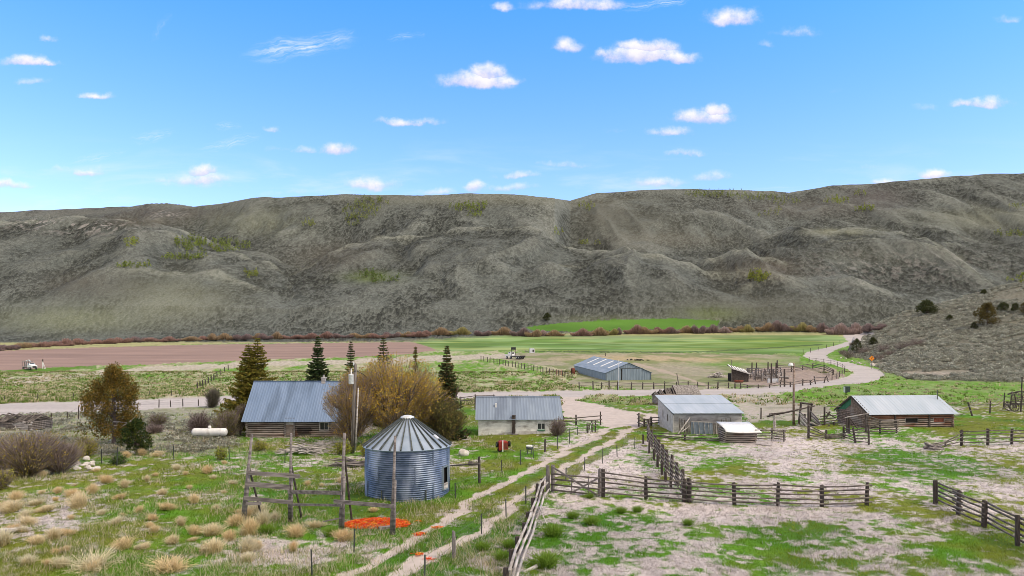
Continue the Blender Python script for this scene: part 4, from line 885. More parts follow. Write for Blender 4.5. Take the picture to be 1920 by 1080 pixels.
for i in range(20): rock(118+U(-20, 75), 869+U(-8, 14)-.0*i, U(.15, .38), U(.1, .25), 'pale stone in the stony patch beside the big purple bush', 30+i, 'stones by the purple bush')
# red machine, tipped in the grass
P0 = G(944, 847); t_ = thing('engine_cart', 'small red engine cart with black wheels standing in the grass', 'cart', P0, R(12))
MB().box(-.45, .35, -.3, .3, .22, .85).add([(-.45, -.3, .85), (.35, -.3, .85), (.35, .3, .85), (-.45, .3, .85), (-.3, -.2, .98), (.2, -.2, .95), (.2, .2, .95), (-.3, .2, .98)], [(0, 1, 5, 4), (1, 2, 6, 5), (2, 3, 7, 6), (3, 0, 4, 7), (4, 5, 6, 7)]).build('body', M['red'], t_)
MB().box(-.16, -.08, -.34, -.3, .05, 1.0).build('pale_bar', M['white'], t_)
for i in range(4): MB().box(.02+i*.08, .06+i*.08, -.32, -.3, .3, .75).build('grille_slat', M['rust'], t_)
wheel(t_, -.55, .05, .62, .24, .16, 'x'); wheel(t_, .5, .05, .66, .24, .18, 'x'); wheel(t_, -.35, -.1, .2, .2, .12, 'y', 'red')
MB().beam((.35, -.1, .3), (.95, -.35, .06), .07, .05).build('drawbar', M['palerail'], t_)
# white basin on legs
P0 = G(993, 852); t_ = thing('basin', 'white basin on a dark stand in the grass right of the red cart', 'basin', P0)
MB().lathe([(.0, .62), (.2, .62), (.28, .76), (.3, .76), (.24, .58), (0, .56)], 20).build('bowl', M['white'], t_, True)
MB().lathe([(.2, .42), (.3, .46), (.3, .62), (.2, .6)], 18).build('stand_ring', M['steel'], t_)
for a in range(4): MB().tube([(.2*math.cos(a*1.57+.7), .2*math.sin(a*1.57+.7), .5), (.28*math.cos(a*1.57+.7), .28*math.sin(a*1.57+.7), 0)], .025, 5).build('leg', M['steel'], t_)
# heap of orange twine
def twine(name, p, rw, rx, ry, hh, n, label, cat):
    P = G(p, rw); mb = MB(); rn = random.Random(int(p))
    cols = [(.88, .12, .03), (.88, .17, .03), (.86, .11, .05), (.88, .33, .04), (.88, .45, .07), (.82, .08, .04)]
    for i in range(n):
        a = rn.uniform(0, 6.28); q = rn.random()**.5; x, y = rx*q*math.cos(a), ry*q*math.sin(a); z_ = hh*(1-q*q)*rn.uniform(.5, 1)+.04
        ang = rn.uniform(0, 6.28); L_ = rn.uniform(.12, .5); k = 4; pts = []
        bend = rn.uniform(-1.6, 1.6)
        for j in range(k):
            u = j/(k-1)-.5; pts.append((x+L_*u*math.cos(ang+bend*u), y+L_*u*math.sin(ang+bend*u), max(.015, z_+rn.uniform(-.04, .05))))
        mb.tube(pts, rn.uniform(.008, .017), 3, False, rn.choice(cols))
    if hh > .1:
        k = 40; vs = []; fs = []
        for j in range(6):
            q = j/5
            for i in range(k):
                a = 6.283*i/k; e = (1+.09*math.sin(3*a+1)+.07*math.sin(7*a))*q; vs.append((rx*e*math.cos(a), ry*e*math.sin(a), hh*.9*(1-q*q)+rn.uniform(-.03, .03)))
        for j in range(5):
            for i in range(k): fs.append((j*k+i, j*k+(i+1) % k, (j+1)*k+(i+1) % k, (j+1)*k+i))
        mb.add(vs, fs, (.86, .14, .035))
    o = mb.build(name, M_leaf); o.location = P; tag(o, label, cat); return o
twine('twine_heap', 706, 984, 1.62, 1.05, .22, 2300, 'heap of bright orange baling twine on the grass in front of the grain bin', 'twine')
twine('twine_scrap', 787, 1003, .26, .2, .05, 50, 'small tangle of orange twine on the edge of the left wheel rut', 'twine')
twine('twine_scrap', 820, 991, .26, .12, .05, 36, 'scrap of orange twine lying higher up in the left wheel rut', 'twine')
twine('twine_scrap', 785, 1040, .13, .1, .04, 14, 'little scrap of orange twine in the grass between the ruts', 'twine')
twine('twine_scrap', 807, 1050, .2, .07, .04, 12, 'short orange twine scrap beside the steel post near the right rut', 'twine')
twine('twine_scrap', 786, 979, .1, .08, .03, 6, 'tiny orange twine scrap in the grass right of the twine heap', 'twine')
# brush and lumber piles
def pile(name, p, rw, rx, ry, hh, n, r0, L0, mk, label, cat, spread=.5, ang0=0):
    P = G(p, rw); mb = MB(); rn = random.Random(int(p*7))
    for i in range(n):
        a = rn.gauss(ang0, spread); L_ = L0*rn.uniform(.45, 1.1); q = rn.gauss(0, .42); x = rx*max(-1, min(1, q)); y = ry*rn.uniform(-1, 1)
        z_ = hh*(1-min(1, abs(q)))*rn.uniform(.1, 1)+.05; tl = rn.gauss(0, .16)
        d_ = V(math.cos(a)*math.cos(tl), math.sin(a)*math.cos(tl), math.sin(tl))*L_/2; c0 = V(x, y, z_); k = d_.cross(V(0, 0, 1))*rn.uniform(-.12, .12)
        pts = [c0-d_, c0+k+V(0, 0, rn.uniform(-.05, .08)), c0+d_]
        pts = [V(q_.x, q_.y, max(.02, q_.z)) for q_ in pts]
        mb.tube(pts, [r0*rn.uniform(.7, 1.2), r0*.9, r0*rn.uniform(.3, .7)], 5)
    o = mb.build(name, M[mk]); o.location = P; tag(o, label, cat, None, None); return o
pile('brush_pile', 566, 850, 1.9, .8, .75, 60, .05, 2.0, 'palerail', 'pile of bleached dead branches in front of the log house door', 'brush pile', .55, .1)
pile('brush_pile', 605, 846, .9, .6, .9, 70, .016, 1.5, 'palerail', 'tangle of thin grey twigs at the right end of the branch pile', 'brush pile', 1.2)
pile('lumber_pile', 658, 874, 1.6, .7, .42, 26, .055, 2.9, 'plank', 'low stack of grey poles and boards left of the grain bin', 'lumber pile', .1, .0)
pile('lumber_pile', 1748, 843, .55, .4, .5, 9, .1, 1.7, 'plank', 'small heap of grey logs at the end of the collapsed fence', 'lumber pile', .25, .15)
pile('lumber_pile', 1347, 708, 2.4, 1., 1.6, 24, .14, 3.2, 'palerail', 'heap of leaning pale boards left of the slant roofed pen shed', 'lumber pile', .5, .5)
o = MB().tube([(-1.2, -.2, .12), (0, 0, .14), (1.0, .2, .1)], [.13, .12, .09], 8).build('fallen_log', M['palerail'], None, True); P = G(12, 1000); o.location = P; o.rotation_euler = (0, 0, .25); tag(o, 'bleached fallen log at the left edge among the straw tufts', 'log')
o = MB().tube([(-.5, -.6, .03), (.1, .1, .08), (.4, .6, .05)], [.06, .09, .05], 7).build('fallen_log', M['paleblock'], None, True); P = G(1004, 1066); o.location = P; tag(o, 'short pale chunk of wood right of the bleached pole fence', 'log')
o = MB().tube([(-1.0, 0, .05), (1.0, .1, .07)], [.06, .04], 7).build('fallen_log', M['palerail'], None, True); P = G(1434, 836); o.location = P; o.rotation_euler = (0, 0, -.9); tag(o, 'pale bent branch lying in the straw right of the log hutch', 'log')
# collapsed log cabin
P0 = G(22, 806); t_ = thing('collapsed_cabin', 'ruined grey log cabin with a caved in roof of poles at the left edge', 'cabin', P0, R(-14))
m = MB(); log_wall(m, .4, 2.5, 0, 0, .95, 5, .11, ends=.3); m.build('front_wall', M['palerail'], t_, True)
m = MB(); log_wall(m, 0, 2.6, 2.5, 0, .95, 5, .11, along='y', ends=.3); log_wall(m, 0, 2.6, -2.0, 0, .9, 5, .11, along='y', ends=.3); log_wall(m, -2., .4, 0, 0, .75, 4, .12); log_wall(m, -2, 2.5, 2.6, 0, 1., 5, .11); m.build('side_wall', M['wood'], t_, True)
m = MB()
for i in range(30):
    x = U(-2.4, 2.6); m.tube([(x, -.3+U(-.2, .2), .9+U(-.2, .1)), (x+U(-.5, .5), 1.2, 1.45+U(-.35, .25)), (x+U(-.8, .8), 2.7, .95+U(-.2, .2))], [.06, .07, .05], 5)
m.build('roof_poles', M['rail'], t_)
m = MB(); m.tube([(-2.6, 1.25, 1.2), (2.9, 1.2, 1.62)], .09, 7); m.build('ridge_log', M['wood'], t_)
MB().box(-1.9, 2.4, .1, 2.5, 0, .6).build('rubble', M['gap'], t_)
# shingled shack behind the grey shed
P0 = V((1268-CX)/F*112, 112, 0); P0.z = zat(P0.x, P0.y); t_ = thing('shingled_shack', 'old shack with a mossy shingle roof and sagging lean-to behind the grey shed', 'shack', P0, R(3))
E = CZ-P0.z-(739-HZ)/F*112; RGk = CZ-P0.z-(722-HZ)/F*114.2
m = MB(); log_wall(m, -2.6, 3.7, 0, 0, E, 8, .12); log_wall(m, 0, 4, 3.7, 0, E, 8, .12, along='y'); log_wall(m, 0, 4, -2.6, 0, E*.9, 8, .12, along='y', ends=.35); m.build('wall', M['greylog'], t_, True)
m = MB()
for j in range(9):
    for i in range(17):
        u0 = i*.225+U(-.02, .02); v0, v1 = j/9, (j+1.25)/9
        f_ = lambda v: (-.25+2.4*v, E-.1+(RGk-E+.1)*v)
        y0, z0_ = f_(v0); y1, z1_ = f_(min(v1, 1.02)); q = U(0, .035)
        m.add([(u0, y0, z0_+.05+q), (u0+.215, y0, z0_+.05+q), (u0+.215, y1, z1_+.02), (u0, y1, z1_+.02), (u0, y0, z0_+.0), (u0+.215, y0, z0_)], [(0, 1, 2, 3), (4, 5, 1, 0)])
sheet(m, (3.85, 4.5, E-.1), (0, 4.5, E-.1), (0, 2.15, RGk), (3.85, 2.15, RGk), 8, .02)
m.build('shingle_roof', M['shingle'], t_)
m = MB(); m.add([(0, 0, E-.1), (0, 4.2, E-.1), (0, 2.15, RGk-.1), (.1, 0, E-.1), (.1, 4.2, E-.1), (.1, 2.15, RGk-.1)], [(0, 2, 1), (3, 4, 5), (0, 3, 5, 2), (1, 2, 5, 4)]); m.build('gable', M['darkpost'], t_)
m = MB()
for i in range(16): x = -2.8+i*.19; m.tube([(x, -.3+U(-.1, .1), E*.78+U(-.08, .08)), (x+U(-.2, .4), 2, E+.25+(RGk-E)*.55*(x+2.8)/2.8+U(-.1, .1)), (x, 4, E*.8)], .09, 5)
m.build('lean_to_roof', M['wood'], t_)
# pen shed with slanting roof
P0 = G(1373, 716); D = P0.y; s_ = D/F; t_ = thing('pen_shed', 'dark slant roofed board shed with a rust red tub at its foot', 'shed', P0, R(2))
W_, h0, h1 = 31*s_, 25*s_, 16*s_
m = MB()
for i in range(14):
    u = i/14; x0, x1 = u*W_, (u+1/14)*W_-.02; m.add([(x0, U(-.03, .03), 0), (x1, 0, 0), (x1, .1, 0), (x0, .1, 0), (x0, 0, h0+(h1-h0)*u), (x1, 0, h0+(h1-h0)*(u+1/14)), (x1, .1, h0+(h1-h0)*(u+1/14)), (x0, .1, h0+(h1-h0)*u)], [(0, 1, 5, 4), (1, 2, 6, 5), (2, 3, 7, 6), (3, 0, 4, 7), (4, 5, 6, 7)])
m.build('front_wall', M['darkpost'], t_); MB().box(.05, W_-.05, .15, 3.6, 0, h1-.1).build('interior', M['dark'], t_)
sheet_ = MB(); sheet(sheet_, (-.2, -.3, h0+.02), (W_+.3, -.3, h1-.15), (W_+.2, 3.8, h1+.75), (-.2, 3.8, h0+.85), 10, .05); ro = sheet_.build('roof', M['darkpost'], t_)
for i in range(6):
    u = .02+i*.165; a = V(-.2+(W_+.5)*u, -.35, h0+.1+(h1-h0-.15)*u); b = a+V(.25, 3.9, .86); MB().beam(a, b, .33, .06).build('pale_board', M['white'], ro)
MB().beam((-.25, -.4, h0+.05), (W_+.3, -.4, h1-.1), .06, .3).build('fascia', M['paleblock'], ro)
P0 = G(1383, 717); o = MB().lathe([(0, .12), (1.0, .14), (1.12, .62), (1.18, .62), (1.08, .02), (0, .02)], 24).build('tub', M['rust'], None, True); o.location = P0+V(0, -1.0, .02); o.scale = (1, .55, 1); tag(o, 'rust red oval tub in front of the dark pen shed', 'tub')
# upright slab pens and chute between pen shed and road bend
P0 = G(1428, 712); t_ = thing('corral_pen', 'tumbledown pen of upright grey slabs and tall posts right of the pen shed', 'pen', P0)
s_ = P0.y/F; rn = random.Random(5)
for i in range(62):
    x = (1406+rn.uniform(0, 54)-1428)*s_; y = rn.uniform(-6, 9); hh = rn.uniform(1.2, 3.0); MB().beam((x, y, 0), (x+rn.uniform(-.25, .25), y, hh), rn.uniform(.18, .4), .1).build('slab', M['wood' if i % 3 else 'palerail'], t_)
for i in range(36):
    x = (1404+rn.uniform(0, 56)-1428)*s_; y = rn.uniform(-6, 9); zz = rn.uniform(.3, 1.8); MB().beam((x, y, zz), (x+rn.uniform(1, 3.4), y+rn.uniform(-1, 1), zz+rn.uniform(-.2, .4)), .2, .26).build('rail', M['wood' if i % 2 else 'palerail'], t_)
for (a, b, c_) in [(1410, 698, 680), (1419, 696, 680), (1440, 697, 679), (1446, 719, 681), (1455, 700, 680), (1457, 702, 676), (1471, 725, 692)]:
    P = G(a, b); put_post(t_, P0, P, (b-c_)*P.y/F, .2, 'darkpost')
fence('rail_fence', 'long rail fence round the back of the dirt pen inside the road bend', [(1458, 699, 684), (1484, 697, 686), (1505, 694, 684), (1524, 691, 681), (1545, 697, 684), (1562, 703, 693)], (.35, .65, .92), .16, .11, group='pole fences')
fence('rail_fence', 'inner cross rails of the pen between the pen shed and the tall posts', [(1402, 706, 690), (1418, 708, 690), (1434, 710, 691), (1450, 709, 692), (1464, 706, 688)], (.25, .5, .75, .95), .14, .11, 'wood', 'plank', group='pole fences')
P0 = G(1440, 718); o = MB().box(-1.2, 1.2, -.2, .2, 0, .1).box(-1.25, -1.15, -.3, .3, 0, 1.0).box(1.15, 1.25, -.3, .3, 0, 1.0).box(-1.2, 1.2, -.05, .05, .3, 1.1).build('water_trough', M['pale_steel']); o.location = P0+V(1.2, 0, 0); tag(o, 'pale metal panel standing in the dirt pen beside the slab pen', 'panel')
# loading chute
P0 = G(1505, 822); t_ = thing('loading_chute', 'weathered loading chute with a tall dark portal and sloping slatted sides', 'chute', P0)
D = 82.
def Q(p, r_, dd=0): return W(p, r_, D+dd)-P0
for a, b in (((1497, 800), (1502, 756)), ((1518, 795), (1522, 757))): MB().tube([Q(*a, 2), Q(*b, 2)], .12, 7).build('portal_post', M['darkpost'], t_)
MB().tube([Q(1500, 755.5, 2), Q(1524, 758, 2)], .11, 7).build('portal_beam', M['darkpost'], t_)
MB().tube([Q(1516.5, 824, -5), Q(1516, 760, -5)], .11, 7).build('tall_post', M['darkpost'], t_)
for i in range(7):
    MB().beam(Q(1499+i*.3, 771+i*4.2, 1.5), Q(1517, 790+i*4.4, -1), .05, .14).build('side_board', M['palerail' if i % 2 else 'plank'], t_)
for i in range(6):
    MB().beam(Q(1519+i*.6, 770+i*4.5, 2), Q(1535+i*1.5, 787+i*3.3, .5), .05, .14).build('side_board', M['palerail' if i % 2 else 'plank'], t_)
for i in range(9):
    MB().beam(Q(1508+i*3.5, 786+i*2, 2), Q(1522+i*3.2, 794+i*1.3, 0), .3, .06).build('ramp_plank', M['plank'], t_)
for a, b in (((1546, 800), (1546, 763)), ((1549, 783), (1556, 772)), ((1510, 797), (1509, 776)), ((1563, 802), (1564, 791))): MB().tube([Q(*a, .5), Q(*b, .5)], .1, 6).build('post', M['darkpost'], t_)
MB().beam(Q(1549, 773, .5), Q(1567, 784, .5), .1).build('brace', M['darkpost'], t_)
for i in range(4): MB().tube([Q(1538, 781+i*5, .6), Q(1568, 779+i*4.5, .6)], .06, 6).build('rail', M['rail'], t_)
MB().tube([Q(1546, 763, .3), Q(1577, 762, .3)], .045, 6).build('top_pole', M['rail'], t_)
MB().tube([Q(1555, 798, -.5), Q(1547, 803, -.8), Q(1535, 802, -1)], .1, 6).build('curved_board', M['darkpost'], t_)
MB().tube([Q(1438, 781, -1), Q(1480, 772, -1), Q(1528, 761, -1)], [.09, .1, .07], 7).build('long_pole', M['darkpost'], t_, True)
MB().tube([Q(1442, 776.5, -1.3), Q(1478, 773, -1.3)], [.07, .08], 7).build('short_pole', M['darkpost'], t_)
P0 = G(1452, 806); o = thing('pole_support', 'pale stump post holding up the end of the long sloping pole', 'post', P0); hh = CZ-P0.z-(778-HZ)/F*P0.y; put_post(o, P0, P0, hh, .17, 'palerail'); MB().beam((-.25, 0, hh), (.25, 0, hh+.05), .1).build('cap', M['darkpost'], o)
# posts and braces in front of the gable
P0 = G(1592, 818); t_ = thing('gate_frame', 'pair of dark gateposts with a sloping pole in front of the brown gable', 'gate frame', P0); D = P0.y
for x, r_ in ((1588.5, 779), (1592, 780)): MB().tube([Q(x, 812, 0) if False else W(x, 812, D)-P0, W(x, r_, D)-P0], .1, 7).build('post', M['darkpost'], t_)
MB().tube([W(1584, 783, D)-P0, W(1630, 775, D-1)-P0], [.06, .05], 6).build('sloping_pole', M['palerail'], t_)
MB().beam(W(1594, 785, D)-P0, W(1608, 803, D-1)-P0, .1).build('brace', M['darkpost'], t_)
MB().tube([W(1623, 812, D)-P0, W(1623, 776, D)-P0], .09, 7).build('post', M['darkpost'], t_)
# old hay wagon at the right edge
P0 = G(1908, 771); s_ = P0.y/F; t_ = thing('hay_wagon', 'derelict wooden hay wagon with tall slatted sides at the right edge', 'wagon', P0, R(-8))
def spoke(x, y, rr_):
    o = MB().lathe([(rr_*.88, -.05), (rr_, -.05), (rr_, .05), (rr_*.88, .05), (rr_*.88, -.05)], 26).build('wheel', M['darkpost'], t_); o.location = (x, y, rr_); o.rotation_euler = (R(90), 0, 0)
    m = MB()
    for k in range(10): a = k*.628; m.beam((.06*math.cos(a), .06*math.sin(a), 0), (rr_*.9*math.cos(a), rr_*.9*math.sin(a), 0), .05)
    m.lathe([(.0, -.12), (.1, -.12), (.1, .12), (0, .12)], 10); m.build('spoke', M['wood'], o)
for x, y, r_ in ((-.7, -.6, .62), (2.2, -.6, .75), (-.7, .9, .62), (2.2, .9, .75)): spoke(x, y, r_)
MB().box(-1.3, 3.2, -.45, .75, .85, 1.0).build('bed', M['wood'], t_)
for i in range(6): MB().beam((-1.2, -.5, 1.1+i*.26), (3.1, -.5, 1.15+i*.26+U(-.05, .1)), .05, .12).build('side_slat', M['wood'], t_)
for i in range(7): x = -1.2+i*.7; MB().beam((x, -.56, .85), (x+.15*(-1)**i, -.56, 2.3+U(-.2, .2)), .1).build('stake', M['darkpost'], t_)
MB().tube([(-1.2, .1, 2.35), (.2, .1, 2.75), (1.6, .1, 2.75), (3.0, .1, 2.4)], .1, 7).build('bow', M['darkpost'], t_)
for i in range(5): MB().tube([(-.9+i*.8, -.5, 2.2), (-.6+i*.75, .1, 2.72), (-.9+i*.8, .8, 2.2)], .06, 6).build('bow', M['wood'], t_)
MB().beam((-2.2, -.4, .3), (-1.2, .1, .9), .12).build('tongue', M['rail'], t_)
# road sign
P0 = G(1631, 692); D = P0.y; s_ = D/F; t_ = thing('road_sign', 'orange diamond winding road sign beside the road bend', 'sign', P0, R(4))
zc = CZ-P0.z-(672-HZ)/F*D; x0 = 6*s_*.6
MB().box(x0-.05, x0+.05, -.03, .03, 0, zc+.6).build('post', M['steel'], t_)
q = 5.2*s_; sg = MB().add([(x0-q, -.06, zc), (x0, -.06, zc-q), (x0+q, -.06, zc), (x0, -.06, zc+q), (x0-q, -.04, zc), (x0, -.04, zc-q), (x0+q, -.04, zc), (x0, -.04, zc+q)], [(0, 1, 2, 3), (7, 6, 5, 4), (0, 4, 5, 1), (1, 5, 6, 2), (2, 6, 7, 3), (3, 7, 4, 0)]).build('panel', M['orange'], t_)
m = MB(); m.tube([(x0-.02*q, -.075, zc-.5*q), (x0+.14*q, -.075, zc-.25*q), (x0-.16*q, -.075, zc+.05*q), (x0+.12*q, -.075, zc+.3*q)], .085*q, 5); m.add([(x0-.12*q, -.08, zc+.3*q), (x0+.34*q, -.08, zc+.3*q), (x0+.13*q, -.08, zc+.6*q)], [(0, 1, 2)]); m.build('winding_arrow', M['black'], sg)
# utility box by the road
P0 = G(1588, 736); t_ = thing('utility_box', 'dark green utility cabinet with a pale edge panel beside the road', 'cabinet', P0, R(-5))
MB().box(-.42, .5, -.3, .3, 0, 1.12).box(-.46, .54, -.34, .34, 1.12, 1.17).build('cabinet', mat('cabinet_green', (.03, .05, .045), (.06, .085, .075), (4, 4, 4), .6), t_)
MB().box(-.55, -.43, -.32, .28, 0, 1.1).build('edge_panel', M['pale_steel'], t_); MB().box(.03, .07, -.315, -.3, .1, 1.0).build('door_seam', M['black'], t_)
# trucks
def far_truck():
    P = G(965, 673); t_ = thing('flatbed_truck', 'white flatbed truck with a dark rack parked beside the long fence', 'truck', P, R(40))
    m = MB(); m.box(-1.0, 1.0, -4.2, 1.2, .75, .95); m.build('chassis', M['black'], t_)
    m = MB(); m.box(-1.15, 1.15, -4.4, .9, 1.0, 1.22); m.build('bed', M['palerail'], t_); MB().box(-1.18, 1.18, -4.5, -4.4, .6, 1.25).build('tailboard', M['black'], t_)
    m = MB(); b = [(-.95, 1.1), (.95, 1.1), (.95, 3.0), (-.95, 3.0)]
    m.add([(-1, 1.05, .8), (1, 1.05, .8), (1, 2.7, .8), (-1, 2.7, .8), (-1, 1.05, 1.75), (1, 1.05, 1.75), (1, 2.75, 1.75), (-1, 2.75, 1.75), (-.85, 1.15, 2.55), (.85, 1.15, 2.55), (.85, 2.2, 2.55), (-.85, 2.2, 2.55)], [(0, 1, 5, 4), (1, 2, 6, 5), (2, 3, 7, 6), (3, 0, 4, 7), (4, 5, 9, 8), (5, 6, 10, 9), (6, 7, 11, 10), (7, 4, 8, 11), (8, 9, 10, 11)]); m.build('cab', M['white'], t_)
    m = MB(); m.box(-.9, .9, 2.7, 4.2, .8, 1.65); m.build('hood', M['white'], t_)
    MB().box(-.6, .6, 1.06, 1.12, 1.85, 2.35).build('rear_window', M['glass'], t_)
    for sx in (-1, 1): MB().add([(sx*.985, 1.4, 1.8), (sx*.985, 2.45, 1.8), (sx*.88, 2.1, 2.42), (sx*.88, 1.4, 2.42)], [(0, 1, 2, 3)]).build('side_window', M['glass'], t_)
    m = MB(); m.box(-.9, -.75, .6, .75, 1.2, 3.9); m.box(.75, .9, .6, .75, 1.2, 3.9); m.box(-1, 1, .55, .8, 3.3, 4.2); m.build('rack', M['black'], t_)
    for y in (-3.4, -2.3): 
        for sx in (-1, 1): wheel(t_, sx*.95, y, .52, .52, .35, 'x')
    for sx in (-1, 1): wheel(t_, sx*.9, 3.2, .5, .5, .28, 'x')
far_truck()
P0 = G(998, 662); t_ = thing('metal_bin', 'pale metal box with an open side near the flatbed truck', 'box', P0, R(8))
MB().box(-1.1, .7, -.6, .6, .1, 2.0).build('box', M['pale_steel'], t_); MB().box(.0, .65, -.64, -.6, .5, 1.4).build('opening', M['dark'], t_); MB().box(.75, 1.2, -.2, .2, 0, 1.6).build('side_panel', M['paleblock'], t_)
P0 = G(57, 693); t_ = thing('farm_truck', 'old white farm truck with a pipe frame on its bed at the ploughed field', 'truck', P0, R(-30))
MB().box(-3.0, 2.6, -.45, .45, .6, .8).build('chassis', M['black'], t_)
m = MB(); m.add([(0, -.95, .7), (2.1, -.9, .7), (2.1, .9, .7), (0, .95, .7), (0, -.95, 1.45), (1.1, -.92, 1.45), (1.1, .92, 1.45), (0, .95, 1.45), (.15, -.8, 2.05), (.85, -.78, 2.05), (.85, .78, 2.05), (.15, .8, 2.05), (2.3, -.8, 1.3), (2.3, .8, 1.3), (2.3, -.85, .7), (2.3, .85, .7)], [(0, 1, 5, 4), (3, 7, 6, 2), (0, 4, 7, 3), (4, 5, 9, 8), (5, 6, 10, 9), (6, 7, 11, 10), (7, 4, 8, 11), (8, 9, 10, 11), (5, 12, 13, 6), (1, 14, 12, 5), (2, 6, 13, 15), (14, 15, 13, 12), (1, 2, 15, 14)]); m.build('cab', M['white'], t_)
MB().add([(1.07, -.75, 1.5), (1.07, .75, 1.5), (.89, .68, 1.98), (.89, -.68, 1.98)], [(0, 1, 2, 3)]).build('windscreen', M['glass'], t_); MB().box(2.3, 2.34, -.55, .55, .8, 1.1).build('grille', M['black'], t_)
MB().add([(.2, -.93, 1.5), (.95, -.91, 1.5), (.8, -.82, 1.95), (.25, -.82, 1.95)], [(0, 1, 2, 3)]).build('side_window', M['glass'], t_)
for sy in (-.65, .65): MB().lathe([(0, .03), (.12, .02), (.13, 0)], 10).build('headlight', M['pale_steel'], t_, False, (2.35, sy, 1.15)).rotation_euler = (0, R(90), 0)
MB().box(-3, -.1, -1.0, 1.0, .85, .97).build('bed', M['palerail'], t_)
for x in (-2.9, -1.6, -.3):
    for sy in (-.9, .9): MB().beam((x, sy, .95), (x, sy, 2.5), .1).build('frame_post', M['steel'], t_)
for sy in (-.9, .9): MB().beam((-2.9, sy, 2.5), (-.2, sy, 2.5), .12).build('frame_rail', M['palerail'], t_)
MB().tube([(-2.4, -.2, 1.0), (-2.2, -.1, 2.7), (-.8, 0, 2.9), (-.1, 0, 2.5)], .18, 8).build('hose', M['pale_steel'], t_, True); MB().lathe([(0, 0), (.5, .05), (.5, .9), (0, 1)], 14).build('drum', M['white'], t_, True, (-1.0, .2, 1.0))
for x in (-2.3, 1.6):
    for sy in (-.85, .85): wheel(t_, x, sy, .42, .42, .26, 'y')
P0 = G(80, 692); t_ = thing('guyed_pole', 'short white pole with two guy stays beside the farm truck', 'pole', P0)
MB().tube([(0, 0, 0), (0, 0, 2.4)], .09, 7).build('shaft', M['white'], t_); MB().box(-.15, .15, -.1, .1, 2.3, 3.0).build('cap', M['darkpost'], t_)
for x in (1.0, .55): MB().tube([(.05, 0, 2.2), (x, 0, 0)], .05, 5).build('stay', M['white'], t_)
P0 = V((993-CX)/F*108, 108, 0); P0.z = zat(P0.x, P0.y); t_ = thing('parked_car', 'grey car parked on the gravel behind the white shed, only its roof showing', 'car', P0, R(3))
pr = [(-2.2, .35), (-2.25, .8), (-1.6, .95), (-.9, 1.55), (-.5, 1.66), (.7, 1.66), (1.5, 1.25), (2.2, 1.0), (2.25, .35)]
m = MB(); n = len(pr); m.add([(x, -.85, z_) for x, z_ in pr]+[(x, .85, z_) for x, z_ in pr], [tuple(range(n)), tuple(range(2*n-1, n-1, -1))]+[(i, i+n, (i+1) % n+n, (i+1) % n) for i in range(n)]); m.build('body', M['blue'], t_)
MB().add([(-1.35, -.86, 1.05), (1.3, -.86, 1.05), (.7, -.86, 1.56), (-.7, -.86, 1.56)], [(0, 1, 2, 3)]).build('side_window', M['glass'], t_)
m = MB(); m.add([(-1.52, -.75, 1.03), (-1.52, .75, 1.03), (-.93, .7, 1.53), (-.93, -.7, 1.53)], [(0, 1, 2, 3)]); q = m.build('rear_window', M['glass'], t_); q.location = (-.02, 0, .02)
for sy in (-.5, .5): MB().beam((-.6, sy, 1.72), (.7, sy, 1.72), .05).build('roof_rail', M['pale_steel'], t_)
for x in (-1.4, 1.4):
    for sy in (-.8, .8): wheel(t_, x, sy, .34, .34, .22, 'y')
P0 = G(1079, 703); t_ = thing('red_tank', 'dark red fuel tank beside the near left corner of the hay barn', 'tank', P0+V(-.5, 1.5, 0))
MB().lathe([(0, 0), (.5, .03), (.5, 1.7), (.4, 1.85), (0, 1.9)], 18).build('tank', M['rust'], t_, True); MB().tube([(-.6, -.1, 0), (-.6, -.1, 1.9)], .1, 6).build('pipe', M['black'], t_)
P0 = G(1048, 703); t_ = thing('metal_gate', 'faded pink red metal gate panel in the long post fence', 'gate', P0)
for i in range(5): MB().beam((-.6, 0, .25+i*.28), (.7, 0, .25+i*.28), .06, .1).build('bar', mat('faded_red', (.42, .16, .15), (.5, .22, .2), (3, 3, 3), .6) if i == 0 else bpy.data.materials['faded_red'], t_)
for x in (-.6, .7): MB().beam((x, 0, 0), (x, 0, 1.5), .09).build('stile', bpy.data.materials['faded_red'], t_)
P0 = G(1150, 660); 
o = pile('tyre_heap', 1190, 676, 5, .6, .5, 14, .22, 1.4, 'black', 'row of dark scrap lying in the tan lot behind the hay barn', 'scrap', .3, .1)
P0 = G(887, 872); rn = random.Random(3); m = MB()
for i in range(26): a = rn.uniform(0, 6.28); m.tube([(0, 0, .05), (.3*math.cos(a), .3*math.sin(a), .3*rn.random()+.05), (.42*math.cos(a+.5), .42*math.sin(a+.5), .05)], .03, 4)
o = m.build('root_clump', M['wood']); o.location = P0; tag(o, 'dark dead root clump in the grass left of the dark fence post', 'root clump')
